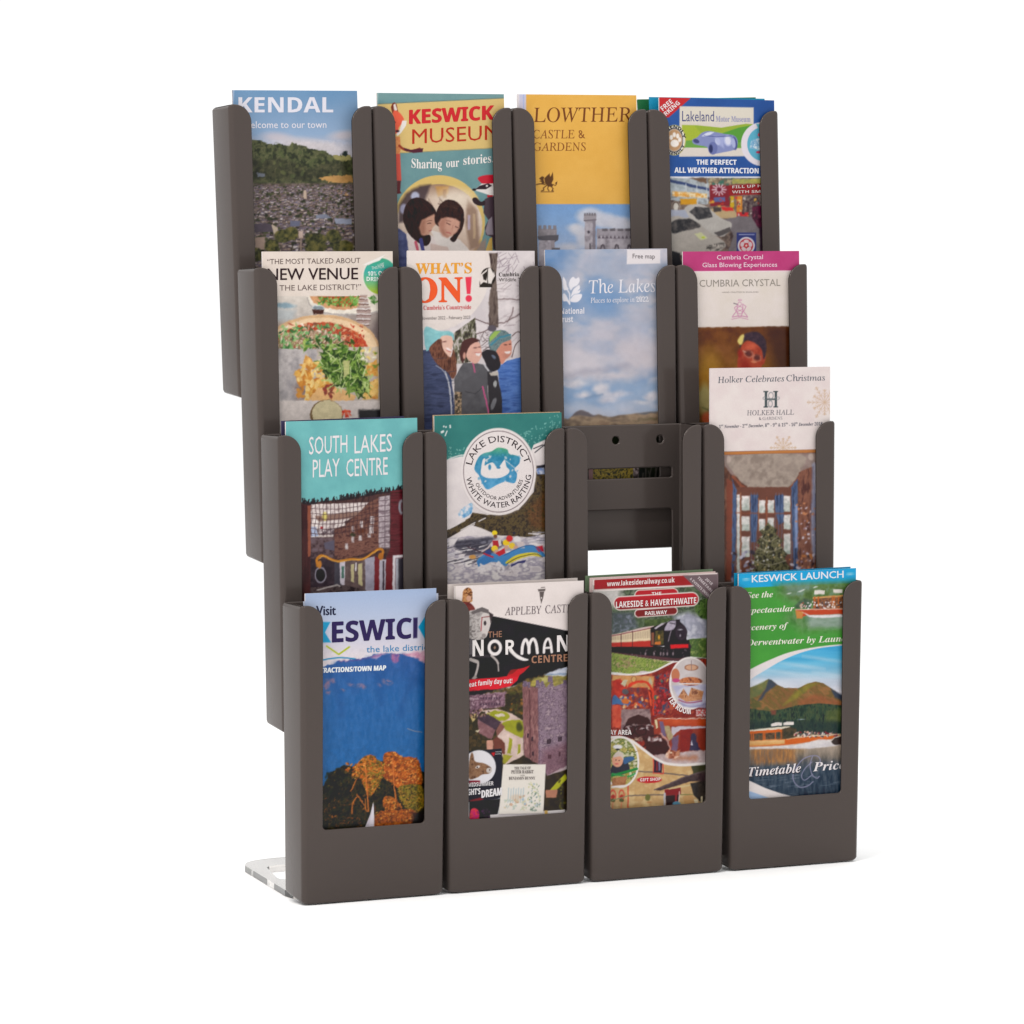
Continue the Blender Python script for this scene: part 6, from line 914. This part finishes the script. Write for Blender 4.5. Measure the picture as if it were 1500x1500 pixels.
    a.P([(355, 210), (660, 200), (680, 430), (355, 470)], a.tex([(130, 104, 106), (154, 128, 126), (110, 84, 88)], 8, 5, 2)); a.P([(400, 370), (430, 300), (540, 260), (640, 300), (680, 370)], (60, 34, 34)); a.P([(380, 400), (560, 370), (760, 380), (700, 560), (360, 490)], (70, 36, 38)); a.blobs(18, (430, 360, 700, 420), (10, 24), (5, 9), [(206, 196, 196), (150, 130, 130), (40, 24, 28)], 5, al=.9)
    a.P([(700, -140), (860, -200), (900, -60), (860, 60), (860, 260), (700, 280)], a.tex([(150, 40, 40), (96, 30, 40), (180, 60, 50), (60, 70, 96)], 6, 7, 2.4)); a.blobs(26, (710, -150, 860, 240), (8, 24), (6, 18), [(200, 50, 50), (50, 60, 90), (206, 140, 70), (70, 110, 90), (150, 40, 50)], 8, al=.9)
    a.P([(700, 290), (1250, 290), (1250, 700), (700, 700)], a.tex([(130, 46, 34), (150, 60, 44)], 9, 6, 2)); a.P([(740, 300), (1250, 300), (1250, 380), (760, 380)], a.tex([(176, 66, 36), (196, 84, 46)], 7, 6, 2, sx=3)); a.L([(740, 306), (1250, 300)], 8, (214, 196, 186)); a.P([(880, 390), (1240, 385), (1240, 410), (980, 420), (880, 500)], (196, 186, 196)); a.P([(700, 310), (730, 310), (745, 400), (720, 410)], (206, 190, 150)); a.P([(800, 380), (860, 380), (900, 520), (850, 540)], a.tex([(180, 160, 120), (150, 130, 96)], 5, 3, 2)); a.P([(755, 330), (800, 340), (830, 500), (780, 480)], (110, 90, 120)); a.P([(980, 420), (1100, 410), (1100, 640), (960, 650)], (130, 36, 28)); a.P([(1090, 470), (1130, 460), (1180, 640), (1070, 640)], (56, 50, 76)); a.P([(1100, 410), (1250, 400), (1250, 600), (1190, 600)], (140, 56, 44)); a.P([(890, 500), (960, 480), (940, 640), (880, 640)], (110, 84, 110)); a.P([(1080, 580), (1095, 530), (1105, 585)], (220, 214, 224))
    for x, y, r_ in ((540, 560, 70), (720, 560, 96), (560, 430, 60), (440, 420, 60)): a.E(x, y, r_, r_*.85, (50, 24, 26), ring=12)
    a.P([(640, 540), (820, 520), (860, 600), (800, 700), (620, 660)], (60, 28, 30), sp=True); a.R(640, 496, 780, 540, a.tex([(196, 180, 180), (80, 40, 40)], 3, 6, 2.6)); a.R(500, 500, 580, 550, a.tex([(186, 160, 140), (80, 40, 40)], 3, 7, 2.6))
    a.P([(700, 690), (900, 660), (1250, 630), (1250, 790), (1000, 800), (800, 780)], a.tex([(196, 176, 176), (176, 150, 146)], 8, 6, 2)); a.P([(900, 700), (1150, 690), (1150, 740), (900, 740)], (176, 110, 76), .7, 20); a.L([(770, 470), (830, 520), (860, 600), (880, 660)], 14, (196, 150, 140), sp=True); a.E(895, 680, 74, 46, a.tex([(120, 56, 40), (196, 130, 100), (232, 206, 186)], 6, 3, 2.4)); a.P([(940, 640), (975, 630), (960, 690), (930, 690)], (190, 130, 100)); a.E(880, 664, 14, 8, (250, 232, 200))
    a.photo(255, -160, 1240, 800, .7, 5, 0, .1, 4)
    # station wall
    a.P([(150, 480), (480, 520), (560, 600), (700, 720), (850, 790), (1040, 800), (1300, 770), (1300, 1400), (150, 1400)], a.tex([(206, 172, 120), (192, 154, 104), (214, 184, 134)], 12, 6, 2)); a.L([(520, 855), (700, 865), (1050, 900)], 14, (110, 96, 90)); a.L([(440, 1110), (800, 1100)], 14, (116, 100, 90)); a.L([(430, 1000), (428, 1300)], 13, (206, 70, 50)); a.P([(700, 730), (790, 760), (780, 870), (700, 870)], (50, 34, 50)); a.L([(695, 720), (695, 876), (800, 880), (795, 770)], 10, (206, 66, 56)); a.R(722, 750, 740, 850, (130, 40, 50)); a.R(748, 760, 766, 850, (120, 110, 140))
    a.P([(1090, 800), (1300, 770), (1300, 900), (1110, 880)], (66, 66, 46)); a.P([(705, 1050), (1050, 900), (1300, 850), (1300, 960), (1090, 960), (760, 1060)], a.tex([(60, 46, 50), (84, 66, 66)], 5, 3, 2)); a.L([(705, 1050), (1050, 905), (1240, 850)], 12, (96, 80, 84)); a.P([(1080, 980), (1300, 940), (1300, 1300), (1110, 1100)], a.tex([(44, 40, 40), (70, 62, 56)], 5, 4, 2.2)); a.P([(810, 1050), (980, 1020), (980, 1100), (815, 1110)], (130, 30, 36)); a.P([(820, 1110), (960, 1100), (960, 1280), (830, 1280)], (50, 26, 34)); a.R(920, 1090, 940, 1180, (150, 36, 40)); a.L([(965, 1070), (960, 1200)], 10, (220, 206, 200)); a.L([(812, 1090), (810, 1250)], 20, (186, 180, 184)); a.E(935, 1196, 44, 26, (96, 150, 176)); a.R(1115, 1150, 1160, 1200, (232, 214, 176)); a.R(1190, 1120, 1210, 1190, (232, 214, 176)); a.L([(860, 1040), (1080, 1000)], 12, (206, 186, 140)); a.R(970, 1095, 1110, 1105, (120, 120, 70)); a.E(635, 1130, 28, 36, (110, 110, 56)); a.E(650, 1180, 24, 12, (190, 140, 90)); a.P([(1000, 1120), (1100, 1100), (1130, 1200), (1020, 1200)], (196, 150, 96))
    for x in (270, 360): a.E(x, 1110, 28, 56, (206, 70, 56), ring=9); a.E(x, 1120, 20, 22, (176, 50, 44)); a.E(x, 1160, 26, 18, (84, 90, 50)); a.L([(x, 1180), (x-6, 1260)], 8, (214, 120, 90))
    a.photo(255, 500, 1240, 1300, .4, 5, 0, .06, 4)
    a.L([(262, 1160), (440, 1110)], 10, (130, 140, 100)); a.E(650, 945, 128, 34, (190, 34, 44)); a.P([(600, 912), (700, 912), (710, 978), (600, 978)], (190, 34, 44)); a.text('GIFT SHOP', 554, 962, 768, 952, 32, (236, 222, 220), 'bold', .006)
    a.L([(150, 490), (260, 500), (360, 500), (470, 540), (580, 620), (700, 710), (800, 765), (900, 785), (1040, 790), (1300, 766)], 26, (228, 220, 216), sp=True)
    # round pictures
    a.E(350, 760, 196, 270, (228, 220, 216)); a.E(350, 760, 176, 250, a.tex([(150, 140, 60), (190, 176, 110), (96, 110, 50), (206, 200, 170)], 6, 3, 2.3)); a.E(320, 600, 50, 22, (226, 222, 224)); a.E(320, 628, 20, 10, (40, 36, 40)); a.P([(262, 800), (400, 740), (440, 860), (262, 900)], (50, 50, 62), sp=True); a.P([(380, 720), (470, 700), (495, 730), (440, 760), (390, 780)], (60, 96, 140), sp=True); a.E(318, 742, 58, 70, (222, 160, 130)); a.P([(275, 710), (310, 655), (370, 670), (380, 740), (350, 700)], (206, 190, 180), sp=True); a.E(302, 738, 7, 5, (80, 50, 46)); a.E(336, 742, 7, 5, (80, 50, 46)); a.E(310, 778, 18, 7, (200, 90, 90)); a.L([(262, 900), (380, 870), (520, 830)], 26, (34, 130, 60), sp=True); a.L([(262, 880), (420, 910), (500, 880)], 16, (50, 150, 80), sp=True); a.P([(262, 930), (420, 900), (400, 1000), (262, 1010)], a.tex([(150, 96, 60), (186, 130, 90)], 4, 3, 2)); a.L([(430, 640), (520, 650)], 6, (90, 90, 50)); a.L([(440, 760), (520, 752)], 6, (90, 90, 50)); a.L([(262, 1020), (400, 1008)], 20, (228, 220, 216))
    a.L([(150, -175), (300, -160), (440, -155), (560, -160), (700, -190), (820, -250), (900, -290)], 16, (228, 220, 216), sp=True)
    a.E(1075, -65, 216, 276, (228, 220, 216)); a.E(1080, -68, 200, 258, a.tex([(190, 178, 176), (206, 196, 196)], 12, 3, 2)); a.P([(890, -40), (1300, -60), (1300, 200), (1000, 180)], a.tex([(170, 168, 196), (196, 192, 214)], 9, 3, 2), .9, 10); a.E(925, -150, 44, 70, (190, 116, 84)); a.E(1090, -230, 66, 30, (206, 160, 130)); a.E(1090, -230, 66, 30, (150, 100, 76), ring=7); a.L([(1090, -300), (1092, -200)], 7, (130, 110, 110)); a.E(1085, -85, 120, 46, a.tex([(176, 96, 60), (206, 130, 84), (120, 60, 46)], 5, 3, 2.3)); a.E(930, -95, 40, 22, (190, 70, 120)); a.L([(970, -60), (1200, -60)], 12, (224, 218, 220)); a.E(1080, 20, 120, 50, (200, 196, 206)); a.P([(950, 80), (1010, -10), (1060, 70), (1090, -20), (1220, 20), (1200, 110), (1040, 130)], a.tex([(176, 116, 80), (206, 150, 110), (130, 80, 60)], 5, 6, 2.3)); a.L([(960, 110), (1060, 140), (1200, 120)], 14, (150, 60, 90), .7, sp=True); a.L([(930, 130), (1100, 180), (1300, 130)], 10, (110, 110, 160), .5, 10, sp=True)
    a.R(1140, 210, 1300, 280, a.tex([(220, 210, 206), (190, 60, 60), (210, 200, 200)], 4, 3, 2.4)); a.arctext('TEA ROOM', 1075, -65, 264, 322, 152, 88, 58, (236, 226, 224), 'bold', .012, inner=True); a.text('PLAY AREA', 175, 474, 464, 472, 50, (236, 228, 226), 'bold', .012)

def art_launch(a):
    a.frame(1060, 820, .14); gn = a.tex([(66, 146, 56), (74, 156, 60)], 24, 3, 2); cy = a.tex([(22, 160, 214), (30, 168, 218)], 24, 4, 2)
    a.R(0, 0, 1700, 1400, gn); a.P([(0, 100), (1600, 40), (1600, 235), (0, 300)], cy); a.L([(150, 150), (156, 280)], 5, (90, 190, 226)); a.P([(0, 130), (1500, 76), (1500, 84), (0, 140)], (70, 180, 220))
    a.P([(540, 262), (1600, 230), (1600, 700), (820, 760), (640, 620), (740, 480), (560, 380)], a.tex([(84, 124, 60), (110, 140, 96), (70, 110, 56)], 9, 4, 2), .85, 60); a.P([(600, 262), (1600, 234), (1600, 420), (900, 440), (700, 400)], a.tex([(70, 96, 48), (96, 120, 66), (110, 136, 110)], 6, 6, 2.2), .9, 36); a.P([(640, 270), (900, 250), (940, 300), (800, 350), (660, 350)], (120, 146, 140), .6, 30)
    for x, y in ((685, 352), (800, 330), (960, 286), (830, 316)): a.E(x, y, 22, 6, (206, 210, 206), -14)
    a.P([(840, 560), (1600, 560), (1600, 700), (900, 720)], a.tex([(130, 150, 136), (150, 166, 156), (110, 140, 120)], 8, 6, 2, sx=3), .9, 30)
    a.P([(740, 480), (840, 400), (920, 420), (900, 500), (760, 510)], a.tex([(50, 70, 60), (80, 96, 80)], 5, 3, 2), .8, 12); a.R(950, 318, 1058, 362, (222, 214, 206)); a.R(1145, 308, 1245, 346, (222, 214, 206)); a.P([(930, 392), (1260, 366), (1340, 362), (1340, 380), (935, 408)], (206, 150, 90)); a.P([(935, 408), (1340, 382), (1340, 520), (935, 520)], a.tex([(70, 50, 44), (150, 96, 60), (100, 70, 60)], 4, 5, 2.4))
    for x in (945, 985, 1130, 1150, 1195, 1245): a.R(x, 385, x+16, 500, (186, 100, 46))
    a.blobs(60, (800, 440, 1250, 515), (5, 13), (5, 11), [(226, 220, 220), (70, 66, 76), (200, 170, 150), (150, 80, 60), (230, 226, 230)], 6); a.P([(750, 520), (1340, 508), (1340, 568), (900, 576), (770, 610)], (190, 70, 40)); a.P([(750, 530), (840, 545), (820, 615), (765, 610)], (196, 130, 66)); a.L([(750, 522), (1340, 512)], 8, (226, 206, 186)); a.P([(820, 545), (900, 580), (1340, 570), (1340, 590), (1040, 610), (900, 600)], (224, 220, 222), 1, 5)
    a.photo(560, 262, 1260, 720, .4, 5, 0, .05, 4)
    w_ = (232, 232, 214)
    a.text('KESWICK LAUNCH', 296, 236, 1254, 186, 72, (226, 232, 240), 'plain', .02); 
    for cx, cy_ in ((234, 206), (1322, 148)):
        for k in (-1, 0, 1): a.E(cx, cy_+k*10, 32, 4, (150, 204, 226), -3)
    a.text('See the', 238, 404, 516, 390, 62, w_, 'serifi', -.004); a.text('spectacular', 250, 562, 738, 536, 60, w_, 'serifi', -.004); a.text('scenery of', 250, 740, 676, 716, 60, w_, 'serifi', -.004); a.text('Derwentwater by Launch', 236, 900, 1330, 850, 64, w_, 'serifi', -.004)
    a.P(spline([(100, 1260), (300, 1135), (500, 1040), (700, 965), (950, 915), (1250, 882), (1500, 870)], 6)+[(1500, 1500), (100, 1500)], (228, 218, 218)); sk = spline([(100, 1400), (300, 1240), (420, 1165), (600, 1060), (800, 975), (1000, 925), (1250, 896), (1500, 885)], 6)
    a.P(sk+[(1500, 3000), (100, 3000)], a.vgrad([(890, (66, 166, 214)), (1050, (84, 174, 214)), (1180, (150, 196, 220)), (1260, (196, 206, 220)), (1400, (222, 216, 222))], a.tex([(118, 120, 122), (138, 136, 134)], 14, 3, 2, sx=4, sy=.6)))
    for x, y, rx in ((1050, 1040, 190), (820, 1110, 200), (700, 1190, 260), (1120, 1200, 160)): a.E(x, y, rx, 14, (190, 210, 224), 8, .6, 18)
    a.frame(1060, 1000, .14)
    m1 = [(100, 90), (290, 48), (400, 12), (440, -22), (470, -36), (500, -28), (560, 20), (640, 54), (780, 56), (880, 10), (960, -12), (1040, 4), (1130, 60), (1240, 140), (1500, 220), (1500, 320), (100, 320)]
    a.P(m1, a.tex([(130, 92, 56), (112, 92, 50), (150, 104, 64), (96, 92, 52)], 9, 3, 2.2, rot=35, sx=2)); a.P([(100, 90), (290, 48), (470, -36), (480, 10), (380, 130), (100, 240)], a.tex([(96, 110, 70), (120, 120, 70)], 7, 4, 2), .85, 10); a.P([(470, -36), (500, -28), (560, 20), (520, 50), (440, 110), (400, 180), (360, 190), (440, 60)], (56, 66, 84), .9, 10); a.P([(620, 240), (740, 100), (880, 10), (1000, 0), (900, 60), (760, 170)], a.tex([(140, 132, 50), (120, 110, 50)], 6, 5, 2), .8, 14); a.P([(1120, 60), (1300, 160), (1300, 220), (1160, 150)], (50, 62, 84), .9, 10); a.P([(780, 190), (960, 120), (1200, 190), (1240, 230), (780, 240)], (150, 84, 54), .7, 20)
    fr = [(100, 290), (290, 270), (480, 300), (640, 270), (780, 235), (1000, 215), (1230, 235), (1500, 230), (1500, 560), (100, 560)]
    a.P(fr, a.tex([(34, 52, 44), (50, 72, 56), (70, 84, 56), (30, 44, 44)], 5, 6, 2.2, sx=.6, sy=1.6)); a.P([(490, 290), (550, 290), (545, 335), (500, 335)], (130, 66, 52), .8, 8); a.P([(1080, 300), (1240, 260), (1240, 420), (1060, 420)], a.tex([(70, 84, 44), (100, 108, 60)], 4, 3, 2), .8, 20); a.P([(240, 400), (1500, 400), (1500, 560), (240, 560)], (30, 46, 50), .55, 20); a.E(810, 384, 30, 4, (150, 170, 180))
    a.R(100, 540, 1500, 1500, a.vgrad([(640, (190, 160, 130)), (720, (150, 126, 100)), (830, (92, 92, 96)), (920, (56, 70, 86)), (1200, (40, 56, 74))], a.tex([(108, 112, 114), (146, 144, 142)], 4, 8, 2.2, sx=.7, sy=3)), 1, 10); a.P([(290, 660), (740, 680), (760, 840), (290, 860)], a.tex([(190, 130, 66), (150, 100, 60), (120, 96, 76)], 4, 5, 2.2, sx=.4, sy=4), .8, 26); a.R(850, 640, 1500, 760, (150, 150, 156), .4, 40)
    a.blobs(50, (300, 960, 1230, 1180), (14, 50), (3, 5), [(110, 124, 140), (30, 44, 62), (140, 150, 164)], 7, (-8, 4), .6, 'L')
    a.P([(200, 500), (640, 458), (700, 458), (690, 480), (200, 520)], (222, 210, 190)); a.P([(200, 515), (610, 486), (612, 520), (200, 548)], (206, 96, 36)); a.P([(200, 540), (600, 516), (612, 590), (200, 610)], a.tex([(70, 56, 44), (110, 84, 60), (60, 66, 60)], 5, 4, 2.2))
    for x in (285, 305, 410, 425, 535, 600): a.R(x, 505, x+12, 602, (196, 96, 40))
    a.P([(610, 484), (700, 462), (760, 480), (770, 560), (720, 586), (610, 590)], a.tex([(50, 50, 40), (84, 70, 50)], 5, 3, 2)); a.R(610, 484, 622, 585, (110, 70, 40)); a.P([(496, 432), (540, 415), (610, 415), (610, 448), (500, 458)], (226, 216, 210)); a.P([(620, 422), (660, 408), (732, 410), (734, 440), (625, 446)], (226, 216, 210))
    a.P([(200, 608), (640, 590), (900, 565), (1140, 556), (1225, 545), (1120, 592), (900, 620), (640, 655), (400, 668), (200, 676)], (206, 96, 34)); a.P([(200, 612), (640, 596), (640, 640), (400, 660), (200, 668)], a.vgrad([(600, (226, 196, 140)), (660, (206, 150, 84))]), .9, 8); a.blobs(70, (740, 515, 1190, 566), (6, 16), (6, 10), [(222, 210, 206), (130, 40, 50), (90, 80, 84), (206, 160, 140), (60, 56, 70)], 8); a.L([(660, 590), (900, 560), (1220, 540)], 6, (232, 206, 170))
    a.P([(200, 676), (500, 668), (740, 650), (900, 620), (1000, 590), (1130, 600), (1160, 640), (1230, 650), (1100, 672), (900, 690), (500, 690), (200, 700)], a.tex([(206, 200, 204), (228, 222, 222)], 6, 3, 2), .95, 8); a.P([(1125, 620), (1160, 575), (1240, 560), (1240, 650), (1160, 650)], (60, 48, 46)); a.L([(1120, 620), (1160, 576), (1210, 562)], 8, (206, 196, 190))
    a.photo(290, 60, 1240, 930, .35, 5, 0, .07, 4)
    a.P([(100, 960), (290, 1035), (440, 1105), (600, 1160), (760, 1200), (760, 1400), (100, 1400)], (228, 218, 216)); a.P([(100, 1100), (290, 1140), (500, 1215), (500, 1400), (100, 1400)], (160, 186, 220))
    a.L([(1000, 860), (1012, 810), (980, 768), (900, 770), (810, 820), (730, 950), (740, 1040), (800, 1094), (880, 1080), (935, 1036)], 9, (140, 138, 166), sp=True); a.L([(930, 770), (905, 860), (925, 960), (975, 1000), (1000, 980)], 9, (140, 138, 166), sp=True); a.L([(925, 830), (850, 900), (815, 980), (850, 1020), (930, 960)], 8, (140, 138, 166), sp=True)
    a.text('Timetable', 262, 988, 812, 940, 92, (50, 40, 50), 'serifi', .0, wave=lambda u: u*0+6); a.text('Timetable', 256, 982, 808, 936, 92, (234, 226, 228), 'serifi', .0); a.text('Prices', 934, 928, 1330, 894, 92, (234, 226, 228), 'serifi', .0)

# ------------------------------------------------------------------ sixteen pockets, fifteen of them filled (tier 3 is the top one)
for art_ in (art_kendal, art_museum, art_lowther, art_motor, art_venue, art_whatson, art_lakes, art_crystal, art_south, art_raft, art_holker, art_keswick, art_norman, art_lakeside, art_launch):
    art_(LetterCount(np.full((3, 3), -900.0), np.full((3, 3), -900.0)))
load_letters()
leaflet(3, 0, (340, 132), (523, 133), art_kendal, label='leaflet headed KENDAL with a wooded hill above a town, top left pocket')
leaflet(3, 1, (552, 136), (738, 138), art_museum, label='teal and yellow KESWICK MUSEUM leaflet with two girls reading and a fox')
leaflet(3, 2, (757.5, 138), (932, 139.5), art_lowther, label='yellow LOWTHER CASTLE & GARDENS leaflet with pale stone towers below')
leaflet(3, 3, (965.5, 142.5), (1134, 147), art_motor, label='blue Lakeland Motor Museum leaflet with a red FREE PARKING corner', dmin=3.4)
leaflet(3, 3, (951, 142), (1120, 144.5), None, d=9.5, plain=(40, 150, 190), label='cyan leaflet peeking out left behind the blue motor museum leaflet', thick=1.0)
leaflet(3, 3, (934, 145.5), (1107, 142.5), None, d=16.5, plain=(50, 120, 74), label='dark green leaflet at the back of the top right pocket', thick=1.4)
leaflet(2, 0, (384, 368.5), (575, 368), art_venue, label='cream leaflet headed NEW VENUE with pizza and salad photographs')
leaflet(2, 1, (596.5, 367), (783, 367.5), art_whatson, label='white WHAT’S ON! leaflet with three walkers in winter coats')
leaflet(2, 2, (798, 366), (977, 364), art_lakes, label='cloudy sky leaflet titled The Lakes with a Free map tab', low=36)
leaflet(2, 3, (1000, 368.5), (1170.5, 367.5), art_crystal, label='magenta banded CUMBRIA CRYSTAL leaflet with a glassblower’s face')
leaflet(1, 0, (418.5, 617.5), (611, 612), art_south, label='turquoise SOUTH LAKES PLAY CENTRE leaflet with a climbing net photograph')
leaflet(1, 0, (412, 616.5), (592, 609.5), None, d=9.0, plain=(70, 66, 96), label='navy leaflet edge showing left behind the turquoise play centre leaflet', thick=1.0)
leaflet(1, 1, (636, 609), (822.5, 604), art_raft, label='green and white LAKE DISTRICT WHITE WATER RAFTING leaflet with round badge')
leaflet(1, 1, (634, 608), (820, 603.0), None, d=6.8, plain=(214, 180, 140), label='tan leaflet just showing along the top behind the rafting leaflet', thick=.8)
leaflet(1, 3, (1040, 539.5), (1216, 537), art_holker, label='tall cream Holker Celebrates Christmas leaflet standing higher than its neighbours', bottom=24)
leaflet(0, 0, (447, 869.5), (639, 861.5), art_keswick, label='Visit KESWICK leaflet with blue mountain, autumn trees and white sail')
leaflet(0, 0, (444.5, 881), (642, 869), None, d=6.2, plain=(186, 192, 210), label='pale blue leaflet edge behind the Visit KESWICK leaflet', thick=.8)
leaflet(0, 1, (666, 858.5), (855, 850.5), art_norman, label='black and white NORMAN CENTRE leaflet with a mounted knight and castle keep')
leaflet(0, 1, (657, 856), (846, 846.5), None, d=8.5, plain=(222, 210, 204), label='plain white leaflet standing behind the black NORMAN CENTRE leaflet', thick=2.0)
leaflet(0, 2, (868.5, 849), (1052, 839), art_lakeside, label='red LAKESIDE & HAVERTHWAITE RAILWAY leaflet with a steam train')
leaflet(0, 2, (864, 846.5), (1048, 837), None, d=7.2, plain=(206, 180, 176), label='pinkish leaflet directly behind the red railway leaflet', thick=1.2)
leaflet(0, 2, (858.5, 843.5), (1044, 833.5), None, d=12.5, plain=(120, 140, 110), label='grey-green leaflet at the back of the railway leaflet’s pocket', thick=1.6)
leaflet(0, 3, (1082, 840.5), (1254, 832), art_launch, label='cyan and green KESWICK LAUNCH leaflet with two wooden passenger boats')
leaflet(0, 3, (1076.5, 839.5), (1246, 830), None, d=7.4, plain=(30, 150, 196), label='cyan leaflet edge behind the KESWICK LAUNCH leaflet', thick=1.4)
